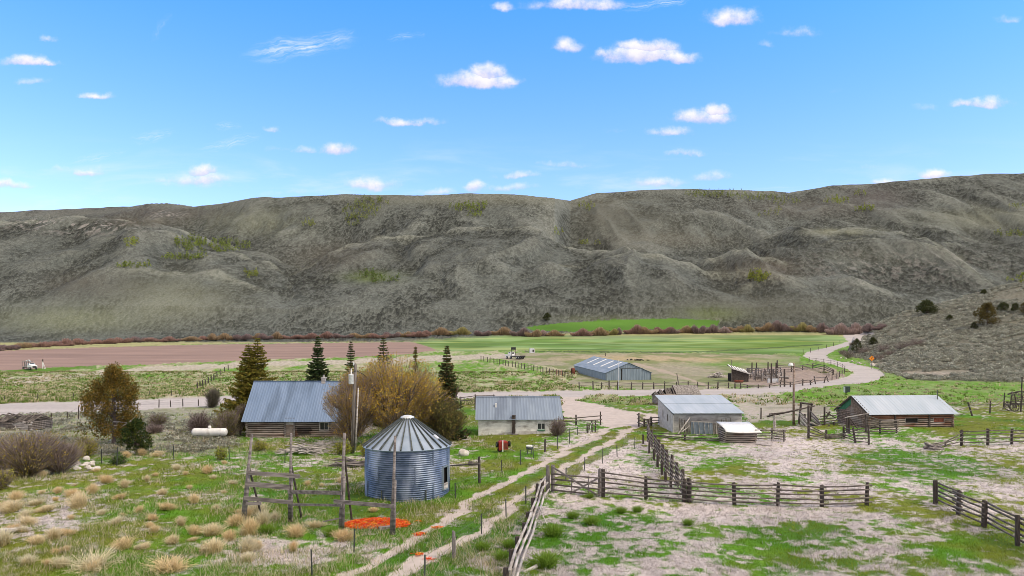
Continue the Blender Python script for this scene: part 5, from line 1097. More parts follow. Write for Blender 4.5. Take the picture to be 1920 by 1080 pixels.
# ------------------------------------------------------------------ vegetation
def unitv(n, r_=None):
    r_ = r_ or rng; v = r_.normal(size=(n, 3)); return v/np.linalg.norm(v, axis=1)[:, None]
class Geo:
    def __init__(s): s.v = []; s.t = []; s.q = []; s.c = []; s.n = 0
    def leaves(s, cen, size, cols, flat=0.):
        n = len(cen); size = np.broadcast_to(np.asarray(size, float), (n,))[:, None]
        a = unitv(n); b = np.cross(a, unitv(n)); b /= np.linalg.norm(b, axis=1)[:, None]+1e-9
        if flat: a[:, 2] *= flat; b[:, 2] *= flat
        p = np.concatenate([cen+a*size*.6, cen-a*size*.4+b*size*.42, cen-a*size*.4-b*size*.42])
        i = np.arange(n)+s.n; s.t.append(np.stack([i, i+n, i+2*n], 1)); s.v.append(p); s.c.append(np.concatenate([cols]*3)); s.n += 3*n
    def strands(s, p0, p1, w0, w1, c0, c1, bend=None):
        n = len(p0); d = p1-p0; sd = np.cross(d, unitv(n)); sd /= np.linalg.norm(sd, axis=1)[:, None]+1e-9
        w0 = np.broadcast_to(np.asarray(w0, float), (n,))[:, None]; w1 = np.broadcast_to(np.asarray(w1, float), (n,))[:, None]
        m = (p0+p1)/2+(0 if bend is None else bend); wm = (w0+w1)/2; c0 = np.broadcast_to(c0, (n, 3)); c1 = np.broadcast_to(c1, (n, 3)); cm = (c0+c1)/2
        s.v.append(np.concatenate([p0-sd*w0, p0+sd*w0, m-sd*wm, m+sd*wm, p1-sd*w1, p1+sd*w1])); s.c.append(np.concatenate([c0, c0, cm, cm, c1, c1]))
        i = np.arange(n)+s.n
        for a, b, c_, e in ((0, 1, 3, 2), (2, 3, 5, 4)): s.t.append(np.stack([i+a*n, i+b*n, i+c_*n], 1)); s.t.append(np.stack([i+a*n, i+c_*n, i+e*n], 1))
        s.n += 6*n
    def build(s, name, m=None, parent=None):
        me = np_mesh(name, np.concatenate(s.v), np.concatenate(s.t), np.clip(np.concatenate(s.c), .004, .9), m or M_leaf)
        return link(bpy.data.objects.new(name, me), parent)
def pick(cols, n, var=.25):
    cols = np.array(cols, float); k = rng.integers(0, len(cols), n); return cols[k]*(1+rng.uniform(-var, var, n))[:, None]
def crown_points(n, cx, cz, rx, rz, nclump, cr, ry=None):
    ry = ry or rx; cen = unitv(nclump)*(rng.uniform(.35, 1, nclump)**.6)[:, None]*np.array([rx-cr*.6, ry-cr*.6, rz-cr*.6])+np.array([cx, 0, cz])
    k = rng.integers(0, nclump, n); rad = cr*rng.uniform(.7, 1.2, nclump)[k]
    p = cen[k]+unitv(n)*(rad*rng.uniform(.15, 1, n)**.45)[:, None]
    return p, k
def broadleaf(name, label, cat, P, Wd, H, leafcols, twigcols, nleaf, ntwig, leaf=.11, nclump=26, limbs=6, low=.12, cr=.2, group=None, twigl=.9, trunk_m='bark', clumpvar=.3):
    t_ = thing(name, label, cat, P, 0, group)
    rx = Wd/2; zc = H*(low+1)/2; rz = H*(1-low)/2
    g = Geo()
    tw, k = crown_points(ntwig, 0, zc, rx, rz, nclump, cr*Wd)
    tw[:, 2] = np.maximum(tw[:, 2], .15)
    root = np.stack([tw[:, 0]*.35, tw[:, 1]*.35, tw[:, 2]*.45-.1], 1)
    d = tw-root; L_ = np.linalg.norm(d, axis=1)[:, None]; st = tw-d/L_*np.minimum(L_, twigl*rng.uniform(.6, 1.4, (ntwig, 1)))
    tc = pick(twigcols, ntwig)
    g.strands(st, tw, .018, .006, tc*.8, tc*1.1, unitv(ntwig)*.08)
    cv = rng.uniform(1-clumpvar, 1+clumpvar, nclump)
    j = rng.integers(0, ntwig, nleaf); lp = tw[j]+unitv(nleaf)*rng.uniform(0, .3, nleaf)[:, None]-(tw[j]-st[j])*rng.uniform(0, .6, nleaf)[:, None]
    lc = pick(leafcols, nleaf)*cv[k[j]][:, None]; g.leaves(lp, leaf*rng.uniform(.6, 1.3, nleaf), lc)
    g.build('crown', M_leaf, t_)
    m = MB()
    for i in range(limbs):
        a = 6.283*i/limbs+U(-.4, .4); q = U(.35, .8); e = V(rx*q*math.cos(a), rx*q*math.sin(a), H*U(.55, .9)); b = V(U(-.3, .3)*Wd*.1, U(-.3, .3)*Wd*.1, -.1)
        m.tube([b, b.lerp(e, .35)+V(0, 0, H*.08), b.lerp(e, .7)+V(0, 0, H*.05), e], [.02*H, .015*H, .009*H, .003*H], 6)
        for s_ in range(4):
            u = U(.3, .9); c0 = b.lerp(e, u)+V(0, 0, H*.06); e2 = c0+V(U(-1, 1), U(-1, 1), U(.2, 1))*Wd*.2; m.tube([c0, c0.lerp(e2, .5)+V(0, 0, .1), e2], [.007*H, .005*H, .002*H], 4)
    m.build('trunk', M[trunk_m], t_, True)
    return t_
def spruce(label, p, D, topr, wpx, cols, group='spruces behind the house', dens=1., zb=.3, twin=False):
    x = (p-CX)/F*D; P = V(x, D, zat(x, D)); H = CZ-P.z-(topr-HZ)/F*D; Rr = wpx/2*D/F
    t_ = thing('spruce_tree', label, 'tree', P, 0, group); g = Geo()
    leads = [(0, 0, 1.)]+([(-.9*Rr*.35, .1, .93)] if twin else [])
    for (lx, ly, hs) in leads:
        HH = H*hs; zz = zb
        while zz < HH*.985:
            u = zz/HH; r_ = Rr*(1-u)**.8*U(.62, 1.2)+.06; nb = max(4, int(7*dens+r_*3))
            a0 = U(0, 6)
            for b in range(nb):
                a = a0+6.283*b/nb+U(-.25, .25); rl = r_*U(.7, 1.12); n = max(9, int(36*rl*dens))
                s_ = rng.uniform(.1, 1, n)**.8; px_ = lx+math.cos(a)*rl*s_; py_ = ly+math.sin(a)*rl*s_
                pz = zz-.24*rl*s_+.30*rl*s_**3-.05-rng.uniform(0, .16, n)*(.5+rl*.4)
                wv_ = (rl*.2*(1-s_)+.06); px_ = px_+rng.normal(0, 1, n)*wv_*-math.sin(a); py_ = py_+rng.normal(0, 1, n)*wv_*math.cos(a)
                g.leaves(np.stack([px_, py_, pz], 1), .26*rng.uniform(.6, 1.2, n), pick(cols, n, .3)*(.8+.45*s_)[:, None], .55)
            zz += HH*U(.018, .03)
    g.build('crown', M_leaf, t_)
    m = MB(); m.tube([(0, 0, -.2), (0, 0, H*.5), (0, 0, H*.99)], [H*.02, H*.012, .015], 7)
    if twin: m.tube([(0, 0, H*.3), (leads[1][0], .1, H*.92)], [H*.012, .015], 6)
    m.build('trunk', M['bark'], t_); return t_
YG = [(.19, .18, .03), (.25, .20, .04), (.13, .145, .03)]; DG = [(.035, .065, .024), (.05, .085, .03), (.075, .09, .03)]; OG = [(.13, .095, .04), (.07, .08, .03), (.17, .115, .045)]
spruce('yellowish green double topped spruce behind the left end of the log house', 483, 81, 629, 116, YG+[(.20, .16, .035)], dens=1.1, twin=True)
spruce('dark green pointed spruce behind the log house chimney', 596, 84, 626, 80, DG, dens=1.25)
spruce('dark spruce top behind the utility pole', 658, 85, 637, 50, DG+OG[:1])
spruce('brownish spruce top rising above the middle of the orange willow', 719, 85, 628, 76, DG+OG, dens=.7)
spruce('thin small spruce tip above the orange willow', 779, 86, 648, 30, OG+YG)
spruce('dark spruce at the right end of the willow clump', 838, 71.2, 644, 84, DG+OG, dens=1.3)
OR = [(.50, .29, .045), (.42, .27, .05), (.52, .37, .06), (.33, .23, .06), (.30, .26, .06)]; TW = [(.27, .205, .17), (.18, .135, .115), (.36, .29, .25)]
broadleaf('willow_tree', 'large orange budded willow between the log house and the grain bin', 'tree', G(742, 832), 11.2, 8.8, [(q[0]*1.15, q[1]*1.2, q[2]*1.1) for q in OR], [(q[0]*1.25, q[1]*1.25, q[2]*1.25) for q in TW], 40000, 9000, .115, 60, 8, .05, .155, 'willow clump')
broadleaf('willow_tree', 'smaller greyish orange willow covering the right end of the log house', 'tree', G(662, 836), 5.8, 7.0, OR+[(.25, .19, .12)], [(q[0]*1.25, q[1]*1.25, q[2]*1.25) for q in TW], 12000, 4200, .105, 22, 6, .12, .2, 'willow clump')
broadleaf('willow_tree', 'dense olive green bush at the right end of the willow clump', 'tree', G(830, 832), 4.9, 5.6, [(.17, .18, .045), (.23, .21, .055), (.32, .23, .07), (.12, .14, .04)], [(.10, .085, .06), (.15, .12, .09)], 10500, 2600, .11, 24, 6, .02, .2, 'willow clump')
broadleaf('willow_tree', 'low olive bush in front of the willow trunks beside the grain bin', 'tree', G(760, 838), 4.8, 3.6, [(.10, .10, .03), (.16, .12, .04), (.08, .08, .03)], [(.12, .10, .08), (.2, .16, .13)], 4500, 2200, .1, 18, 5, .02, .22, 'willow clump')
# junipers
JU = [(.19, .12, .022), (.13, .105, .025), (.25, .15, .03), (.10, .09, .025)]
def juniper(label, P, Wd, H, cols, n=9000, group=None, name='juniper_tree', pale=True):
    t_ = thing(name, label, 'tree', P, 0, group); g = Geo(); nc = 110
    u = rng.uniform(.16, 1, nc); a = rng.uniform(0, 6.283, nc); prof = np.interp(u, [0, .2, .42, .7, 1], [.6, .95, 1., .8, .2])*Wd/2*rng.uniform(.3, .95, nc)
    cen = np.stack([np.cos(a)*prof, np.sin(a)*prof, u*H*.97], 1); rad = Wd*rng.uniform(.07, .125, nc)
    k = rng.integers(0, nc, n); p = cen[k]+unitv(n)*(rad[k]*rng.uniform(.1, 1, n)**.5)[:, None]*np.array([1, 1, 1.25])
    g.leaves(p, (.13 if P.y < 100 else .05*Wd)*rng.uniform(.6, 1.3, n), pick(cols, n, .3)*rng.uniform(.7, 1.3, nc)[k][:, None]); g.build('crown', M_leaf, t_)
    m = MB(); m.tube([(0, 0, -.2), (.1, 0, H*.3), (-.05, 0, H*.6), (.05, 0, H*.92)], [H*.03, H*.022, H*.014, .02], 8)
    for c_ in cen[::2]:
        z0 = c_[2]*.72; m.tube([(0, 0, z0), (c_[0]*.5, c_[1]*.5, z0+(c_[2]-z0)*.4), tuple(c_)], [.045, .03, .012], 5)
    m.build('trunk', M['bark'], t_)
    if pale:
        m = MB()
        for q in range(3): m.tube([(.1, -.2, H*(.2+.05*q)), (1.2+.4*q, -1.0, H*(.24+.03*q)), (1.9+.3*q, -1.2, H*(.3+.03*q))], [.05, .04, .02], 5)
        m.build('dead_branch', M['palerail'], t_)
    return t_
juniper('tall rusty olive juniper standing alone on the sage flat', G(213, 834), 5.9, 7.2, JU, 22000)
juniper('small dense dark green juniper at the foot of the tall juniper', G(255, 852), 2.7, 2.9, [(.025, .05, .016), (.045, .07, .018), (.10, .11, .02)], 6000, None, 'juniper_shrub', False)
for (p, r_, w_, h_, lab, cl) in [(1737, 590, 42, 26, 'wide dark juniper near the crest of the right hillside', 0), (1851, 612, 48, 42, 'largest rounded brown olive juniper on the right hillside', 1), (1881, 584, 22, 18, 'small dark juniper right behind the largest hillside juniper', 0), (1904, 585, 18, 17, 'small round juniper second from the right edge on the hillside', 0), (1920, 590, 18, 22, 'juniper cut by the right edge on the hillside', 1),
                               (1606, 661, 22, 26, 'dark pointed juniper at the bend of the winding road', 0), (1637, 648, 18, 15, 'small dark juniper just above the upper road bend', 0), (1780, 602, 14, 11, 'little dark juniper between the two large hillside junipers', 0), (1826, 617, 14, 13, 'little juniper just left of the largest hillside juniper', 0), (1845, 552, 14, 9, 'tiny juniper on the skyline of the right hillside', 0), (1026, 602, 18, 15, 'single dark juniper at the foot of the big hill', 0)]:
    P = G(p, r_); s_ = P.y/F; juniper(lab, P, w_*s_, h_*s_, [[(.045, .06, .022), (.07, .075, .026)], [(.13, .095, .03), (.09, .08, .028)]][cl], 2600, 'hillside junipers', 'juniper_tree', False)
# shrubs
PB = [(.36, .30, .07), (.42, .32, .07), (.28, .25, .09)]
PT = [(.34, .26, .25), (.23, .18, .175), (.44, .37, .34), (.19, .15, .14)]
def shrub(label, p, r_, wpx, hpx, lc, tc, nl, nt, group='shrubs', low=0., name='shrub', leaf=.11, **k):
    P = G(p, r_); s_ = P.y/F; return broadleaf(name, label, 'shrub', P, wpx*s_, hpx*s_, lc, tc, nl, nt, leaf, k.get('nc', 16), 5, low, .24, group, 1.3)
shrub('big purple grey bush with yellowish tips at the left edge', 52, 893, 150, 84, PB, PT, 9000, 8500, nc=34)
shrub('purple grey bush merging with the big bush on its right side', 112, 888, 80, 66, PB, PT, 1500, 3400)
shrub('yellow green bush right of the big purple bush', 158, 856, 62, 40, [(.33, .31, .045), (.25, .27, .045), (.38, .32, .06)], PT, 3800, 1400)
shrub('yellow green bush cut by the left edge of the foreground', 2, 918, 50, 42, [(.33, .30, .06), (.27, .25, .06)], PT, 1800, 900)
shrub('olive grey thicket behind the propane tank', 425, 818, 66, 56, [(.19, .19, .045), (.23, .195, .06), (.13, .135, .045)], PT, 4600, 2200)
shrub('brown grey bush left of the olive thicket', 375, 813, 60, 48, [(.12, .10, .05), (.10, .085, .05)], PT, 1800, 2600)
shrub('olive brown bush between the thicket and the log house corner', 450, 815, 34, 62, [(.12, .11, .035), (.15, .125, .04)], PT, 2600, 1200)
shrub('round grey green bush beside the road', 397, 764, 46, 42, [(.11, .12, .06), (.13, .11, .06)], [(.13, .12, .095), (.17, .145, .12)], 1500, 2400)
shrub('yellow green bush on the sage flat right of the tall juniper', 295, 800, 50, 26, [(.16, .16, .04), (.14, .13, .06)], PT, 1600, 1200)
shrub('low brown bush behind the dark juniper shrub', 288, 812, 40, 18, [(.15, .12, .08), (.12, .09, .07)], PT, 300, 1400)
shrub('yellow tinted bush at the corner of the white shed', 1045, 817, 46, 36, [(.20, .17, .05), (.15, .14, .05)], PT, 700, 1100)
shrub('yellow green shrub left of the utility pole foot', 643, 852, 34, 28, [(.36, .36, .045), (.27, .31, .045)], PT, 1800, 500)
shrub('yellow green shrub between the utility pole and the grain bin', 688, 856, 34, 34, [(.36, .36, .045), (.27, .31, .045)], PT, 1900, 500)
shrub('yellow green low shrub in front of the log house wall', 490, 845, 40, 22, [(.32, .33, .06), (.38, .36, .08)], PT, 1400, 300)
shrub('green leafy clump in the grass right of the stony patch', 222, 870, 40, 20, [(.07, .13, .03), (.1, .16, .04)], PT, 1300, 200)
shrub('sprawling yellow green bush in front of the propane tank', 414, 862, 26, 26, [(.34, .36, .06), (.26, .31, .05)], PT, 1100, 300)
for i, (p, r_, w_, h_) in enumerate([(1590, 672, 34, 16), (1620, 664, 40, 14), (1655, 660, 40, 16), (1690, 655, 50, 16), (1645, 676, 36, 12), (1668, 668, 30, 12), (1600, 650, 18, 9), (1720, 648, 40, 14), (1580, 664, 22, 10)]):
    shrub('dark brushy shrub on the slope above the road bend', p, r_, w_, h_, [(.10, .10, .05), (.08, .075, .04), (.12, .11, .05)], PT, 500, 700, 'shrubs above the road bend', leaf=.16)
# willow thickets along the creek
WC = [[(.33, .205, .175), (.38, .25, .205)], [(.41, .30, .18), (.36, .265, .17)], [(.46, .35, .32), (.38, .29, .28)], [(.36, .33, .13), (.38, .33, .15)], [(.32, .235, .22), (.25, .19, .185)]]
def thicket(p, r_, wpx, hpx, ci):
    P = G(p, r_); s_ = P.y/F; t_ = thing('willow_thicket', ['reddish bare willow thicket along the creek', 'orange tan bare willow thicket along the creek', 'pale mauve bare willow thicket along the creek', 'yellow olive willow thicket along the creek', 'dark mauve bare willow thicket along the creek'][ci], 'shrub', P, 0, ['reddish creek willows', 'orange tan creek willows', 'pale mauve creek willows', 'yellow olive creek willows', 'dark mauve creek willows'][ci])
    w_, h_ = wpx*s_, hpx*s_; n = int(220+wpx*22); g = Geo()
    bx = rng.uniform(-.42, .42, n); by = rng.uniform(-.4, .4, n)*min(w_, 6); lump = .72+.28*np.cos(bx*9+rng.uniform(0, 6))
    hh = h_*np.sqrt(np.clip(1-(bx/.5)**2, .08, 1))*rng.uniform(.55, 1.05, n)*lump
    p0 = np.stack([bx*w_*.8, by, np.zeros(n)-.1], 1); p1 = np.stack([bx*w_*1.15+rng.normal(0, .35, n), by+rng.normal(0, .4, n), hh], 1)
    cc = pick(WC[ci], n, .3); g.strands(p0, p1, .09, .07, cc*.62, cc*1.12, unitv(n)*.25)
    k = n*2; j = rng.integers(0, n, k); q = rng.uniform(.4, 1, k)[:, None]; g.leaves(p0[j]*(1-q)+p1[j]*q+unitv(k)*.3, .34, pick(WC[ci], k, .3)*1.05)
    g.build('branches', M_leaf, t_)
    g = Geo(); m_ = 14; a = p0[:m_]; g.strands(a, p1[:m_]*.6, .08, .05, (.09, .07, .06), (.13, .1, .09)); g.build('stems', M_leaf, t_)
xs = -30
rn = random.Random(9)
while xs < 780:
    w_ = rn.uniform(22, 50); yb = np.interp(xs+w_/2, [-30, 0, 100, 250, 400, 560, 700, 780], [659, 656, 649, 642, 637, 635, 634, 631]); ci = rn.choice([0, 0, 4, 0, 1, 4, 3 if 200 < xs < 300 else 0])
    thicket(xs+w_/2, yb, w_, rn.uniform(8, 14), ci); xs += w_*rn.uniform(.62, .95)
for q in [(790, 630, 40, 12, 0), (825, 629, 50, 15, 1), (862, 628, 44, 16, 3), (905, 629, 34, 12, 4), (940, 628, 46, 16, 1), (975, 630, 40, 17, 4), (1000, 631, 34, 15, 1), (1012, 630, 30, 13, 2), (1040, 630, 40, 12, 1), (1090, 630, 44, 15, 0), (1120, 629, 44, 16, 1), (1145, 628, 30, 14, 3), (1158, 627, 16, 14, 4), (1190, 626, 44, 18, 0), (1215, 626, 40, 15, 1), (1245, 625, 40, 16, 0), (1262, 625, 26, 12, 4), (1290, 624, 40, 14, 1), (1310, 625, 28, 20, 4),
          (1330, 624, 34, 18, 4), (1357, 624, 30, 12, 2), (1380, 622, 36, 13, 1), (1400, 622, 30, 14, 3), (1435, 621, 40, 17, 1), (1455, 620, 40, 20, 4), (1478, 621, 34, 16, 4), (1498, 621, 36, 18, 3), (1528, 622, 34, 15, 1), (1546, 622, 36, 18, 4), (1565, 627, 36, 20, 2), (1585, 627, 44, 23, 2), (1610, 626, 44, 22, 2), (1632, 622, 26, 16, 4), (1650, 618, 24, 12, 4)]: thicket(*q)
# aspens on the big hill: far masses of small trees
def grove(label, cells, cols):
    g = Geo(); pts = []
    for (cx_, cy_, rx_, ry_, n) in cells:
        for i in range(n):
            a = rng.uniform(0, 6.283); q = rng.random()**.5; pts.append(G(cx_+rx_*q*math.cos(a), cy_+ry_*q*math.sin(a)))
    pts = np.array([tuple(p) for p in pts]); n = len(pts); h_ = rng.uniform(4, 8.5, n)*np.clip(pts[:, 1]/850, .6, 1.2)
    tip = pts.copy(); tip[:, 2] += h_; g.strands(pts, tip, .12, .05, (.35, .33, .27), (.3, .28, .2))
    k = 26; j = np.repeat(np.arange(n), k); u = rng.uniform(.25, 1, n*k); rad = (1-u)**.6*1.7+.25
    d = unitv(n*k); p = pts[j]+np.stack([d[:, 0]*rad, d[:, 1]*rad, u*h_[j]+d[:, 2]*.3], 1)
    g.leaves(p, .95*rng.uniform(.6, 1.3, n*k), pick(cols, n*k, .2)*rng.uniform(.7, 1.3, n)[j][:, None])
    o = g.build('aspen_grove'); tag(o, label, 'trees', None, 'stuff')
LI = [(.25, .30, .045), (.19, .25, .045), (.30, .31, .07)]; LD = [(.13, .18, .055), (.17, .19, .07)]
grove('dense lime green aspen grove in the hollow on the left of the big hill', [(400, 464, 72, 11, 150), (355, 457, 28, 10, 40), (345, 486, 42, 4, 50), (250, 501, 34, 3, 26)], LI[:2]+LD[:1])
grove('small aspen patch left of the dense grove', [(246, 459, 17, 6, 20)], LI)
grove('sparse aspens climbing to the ridge above the orange willow', [(695, 385, 34, 12, 60), (675, 402, 34, 14, 60), (660, 418, 16, 8, 16)], LI+LD)
grove('lime green aspens under the middle of the skyline', [(876, 393, 34, 7, 60), (890, 407, 14, 4, 14), (905, 387, 10, 3, 8)], LI[:2])
grove('few aspens on the shoulder left of the skyline middle', [(578, 424, 17, 4, 18)], LI)
grove('aspen patch in the saddle slope', [(1100, 391, 18, 7, 20), (1046, 438, 10, 5, 9), (1106, 459, 20, 3, 12)], LI)
grove('green brush round the damp spring on the lower hill', [(688, 517, 18, 5, 18), (715, 527, 24, 7, 26), (745, 526, 6, 3, 4)], LD+[(.10, .16, .03)])
grove('sparse yellow green aspens on the lower left slope', [(470, 518, 16, 8, 18)], LI)
grove('yellow green aspens at the foot of the dark knoll', [(1424, 522, 22, 10, 44)], LI+[(.24, .22, .06)])
grove('long belt of aspens under the right skyline', [(1345, 368, 64, 5, 80), (1430, 374, 50, 6, 50), (1475, 382, 30, 4, 20), (1462, 396, 10, 3, 6), (1440, 405, 30, 4, 10)], LI+LD)
grove('rounded aspen patch under the right skyline', [(1570, 380, 25, 6, 44), (1612, 367, 12, 5, 12), (1622, 395, 24, 5, 30)], LI)
grove('pale green brush on the far right slope', [(1895, 442, 34, 5, 26), (1905, 392, 20, 3, 10), (1905, 530, 20, 4, 8)], LI+LD)
# sagebrush: on the right-hand foothill, the flat on the left, the banks
def scatter_idx(n, px0, px1, r0, r1):
    a = rng.uniform(px0, px1, n); D = 9*F/(rng.uniform(r0, r1, n)-650); return a, D
def ij(a, D):
    fi = np.interp(D, Dd, np.arange(len(Dd))); fj = np.interp(a, px, np.arange(len(px))); i = np.clip(np.round(fi).astype(int), 0, len(Dd)-1); j = np.clip(np.round(fj).astype(int), 0, len(px)-1)
    i0 = np.minimum(fi.astype(int), len(Dd)-2); j0 = np.minimum(fj.astype(int), len(px)-2); u = fi-i0; v = fj-j0
    zz = (z[i0, j0]*(1-u)+z[i0+1, j0]*u)*(1-v)+(z[i0, j0+1]*(1-u)+z[i0+1, j0+1]*u)*v
    return i, j, np.stack([(a-CX)/F*D, D, zz], 1)
def sage(name, label, P, rad, cols, k=26):
    n = len(P); g = Geo(); j = np.repeat(np.arange(n), k); d = unitv(n*k); d[:, 2] = np.abs(d[:, 2]); q = rng.uniform(.55, 1, n*k)[:, None]
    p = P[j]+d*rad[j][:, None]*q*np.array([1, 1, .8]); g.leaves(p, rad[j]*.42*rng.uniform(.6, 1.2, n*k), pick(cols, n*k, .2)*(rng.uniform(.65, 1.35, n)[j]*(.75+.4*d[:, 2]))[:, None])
    o = g.build(name); tag(o, label, 'sagebrush', None, 'stuff')
n = 20000; a = rng.uniform(1540, 2050, n); D = rng.uniform(165, 330, n); i, j, P = ij(a, D)
dens_ = fbm(P[:, 0]/7, P[:, 1]/7, 3, 2)
ok = (cls[i, j] == 6) & (tt[i, j] > .02) & (tt[i, j] < 1.1) & (dens_ > .36)
SG = [(.32, .335, .28), (.41, .415, .35), (.24, .245, .19), (.36, .34, .28)]
sage('sagebrush', 'grey green sagebrush covering the right hillside', P[ok][:7500], rng.uniform(.5, 1.25, 7500)[:ok.sum()], SG, 34)
n = 2600; a = rng.uniform(-80, 470, n); D = 9*F/(rng.uniform(775, 850, n)-650); i, j, P = ij(a, D); ok = (leftsage[i, j] > .4) & (cls[i, j] == 0) & (fbm(P[:, 0]/4, P[:, 1]/4, 3, 1) > .44)
sage('sagebrush', 'low grey sagebrush on the flat round the tall juniper', P[ok], rng.uniform(.2, .5, ok.sum()), SG+[(.22, .19, .13)], 30)
n = 60000; ii_ = rng.integers(np.searchsorted(Dd, 500), np.searchsorted(Dd, 1010), n); jj_ = rng.integers(60, len(px)-60, n)
ok = (cls[ii_, jj_] == 5) & (rng.random(n) < .25+.75*dens[ii_, jj_]) & (DD[ii_, 0] < Sd[0, jj_]-6)
P = np.stack([X[ii_, jj_], Y[ii_, jj_], z[ii_, jj_]-.15], 1)[ok]+np.concatenate([rng.uniform(-.7, .7, (ok.sum(), 2)), np.zeros((ok.sum(), 1))], 1)
sage('sagebrush', 'distant sagebrush dotted over the slopes of the big hill', P, rng.uniform(.5, 1.15, len(P))*np.clip(P[:, 1]/650, .8, 1.3), [(.085, .096, .07), (.06, .066, .05), (.125, .142, .108), (.17, .188, .145)], 7)
# tussocks of the meadows across the road
n = 42000; a = rng.uniform(-80, 1990, n); D = 9*F/(rng.uniform(694, 768, n)-650); D = np.clip(D, 96, 215); i, j, P = ij(a, D)
ok = (cls[i, j] == 0) & (tan_lot[i, j] < .5) & (vn(P[:, 0]/5, P[:, 1]/9, 3) > .22) & ((a < 1080) | (rng.random(len(a)) < .12)) & (P[:, 1] > 112); P = P[ok]; k = 7; n = len(P); jj = np.repeat(np.arange(n), k); g = Geo()
b0 = P[jj]+np.concatenate([rng.normal(0, .28, (n*k, 2)), np.zeros((n*k, 1))], 1); d = unitv(n*k); d[:, 2] = np.abs(d[:, 2])+.7; hh = rng.uniform(.18, .42, n)[jj]
cl = np.where((rng.random(n) < .5)[:, None], np.array([[.56, .48, .30]]), np.array([[.17, .25, .05]]))*rng.uniform(.7, 1.25, (n, 1)); 
g.strands(b0, b0+d*hh[:, None]*.8, .10, .03, cl[jj]*.6, cl[jj]*1.05); o = g.build('tussock_grass'); tag(o, 'tussocks of straw and green grass in the meadows across the road', 'grass', None, 'stuff')
# grass of the yard and the corral
def grass(name, label, n, sel, hlo, hhi, lean, wid, k, spread, colf):
    a, D = scatter_idx(n, -90, 2010, 776, 1130); i, j, P = ij(a, D); ok = sel(i, j, P); i, j, P = i[ok], j[ok], P[ok]; n = len(P)
    jj = np.repeat(np.arange(n), k); g = Geo(); b0 = P[jj]+np.concatenate([rng.normal(0, spread, (n*k, 2)), np.full((n*k, 1), -.01)], 1)
    d = rng.normal(0, lean, (n*k, 3)); d[:, 2] = 1; d /= np.linalg.norm(d, axis=1)[:, None]; hh = rng.uniform(hlo, hhi, n*k)*(.6+.8*vn(P[:, 0]/1.1, P[:, 1]/1.1, 4))[jj]
    c0 = colf(i, j, n)[jj]*rng.uniform(.75, 1.3, (n*k, 1)); tip = b0+d*hh[:, None]
    v = np.concatenate([b0, b0, tip]); sd = np.cross(d, unitv(n*k)); sd /= np.linalg.norm(sd, axis=1)[:, None]; w_ = (wid*P[jj, 1]/42)[:, None]; v[:n*k] -= sd*w_; v[n*k:2*n*k] += sd*w_
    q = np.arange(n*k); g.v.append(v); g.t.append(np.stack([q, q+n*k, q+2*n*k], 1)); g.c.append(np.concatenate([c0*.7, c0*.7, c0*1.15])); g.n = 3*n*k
    o = g.build(name); tag(o, label, 'grass', None, 'stuff')
okc = lambda i, j: (cls[i, j] == 0)
GS = np.array([[.61, .56, .555], [.69, .64, .635], [.48, .43, .41]]); GR = np.array([[.12, .27, .018], [.25, .30, .04], [.075, .17, .015]])
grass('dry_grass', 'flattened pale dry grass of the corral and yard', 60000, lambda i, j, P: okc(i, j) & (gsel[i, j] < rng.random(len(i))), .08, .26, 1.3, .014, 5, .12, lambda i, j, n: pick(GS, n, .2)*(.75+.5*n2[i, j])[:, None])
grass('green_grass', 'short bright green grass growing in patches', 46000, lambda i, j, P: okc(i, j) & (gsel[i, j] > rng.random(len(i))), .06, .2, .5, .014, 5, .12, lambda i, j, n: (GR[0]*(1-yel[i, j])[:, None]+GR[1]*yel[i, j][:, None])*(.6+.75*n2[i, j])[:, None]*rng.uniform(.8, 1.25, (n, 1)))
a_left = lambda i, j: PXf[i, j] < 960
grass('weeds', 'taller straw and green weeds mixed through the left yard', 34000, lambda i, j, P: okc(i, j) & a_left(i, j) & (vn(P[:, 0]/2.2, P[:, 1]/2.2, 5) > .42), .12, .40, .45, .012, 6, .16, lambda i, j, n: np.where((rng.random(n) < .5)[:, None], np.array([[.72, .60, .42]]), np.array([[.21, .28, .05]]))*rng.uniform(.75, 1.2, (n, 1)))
# bunchgrass clumps one can count
def clump_mesh(h_, r_, cbase, ctip, n, arch):
    g = Geo(); b = np.concatenate([rng.normal(0, r_*.35, (n, 2)), np.zeros((n, 1))], 1); a = rng.uniform(0, 6.283, n); q = rng.uniform(0, 1, n)**1.1
    tip = b+np.stack([np.cos(a)*q*r_*1.7, np.sin(a)*q*r_*1.7, h_*rng.uniform(.35, 1.1, n)**.8*(1-.3*q*arch)], 1)
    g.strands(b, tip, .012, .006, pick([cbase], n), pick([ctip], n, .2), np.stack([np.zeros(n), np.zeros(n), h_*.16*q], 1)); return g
protos = []
for q in range(4):
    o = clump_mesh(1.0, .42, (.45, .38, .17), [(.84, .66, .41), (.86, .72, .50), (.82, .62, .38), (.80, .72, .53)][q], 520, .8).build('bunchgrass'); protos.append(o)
for q, (p, r_, s_) in enumerate(BG):
    o = protos[q % 4] if q < 4 else protos[q % 4].copy()
    if q >= 4: COL.objects.link(o)
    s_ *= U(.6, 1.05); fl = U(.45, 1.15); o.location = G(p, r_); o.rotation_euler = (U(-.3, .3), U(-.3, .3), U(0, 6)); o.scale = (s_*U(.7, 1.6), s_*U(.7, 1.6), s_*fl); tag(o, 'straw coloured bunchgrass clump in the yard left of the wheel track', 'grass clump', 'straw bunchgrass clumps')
pg = clump_mesh(.6, .4, (.09, .19, .02), (.22, .34, .045), 420, .8).build('green_tussock')
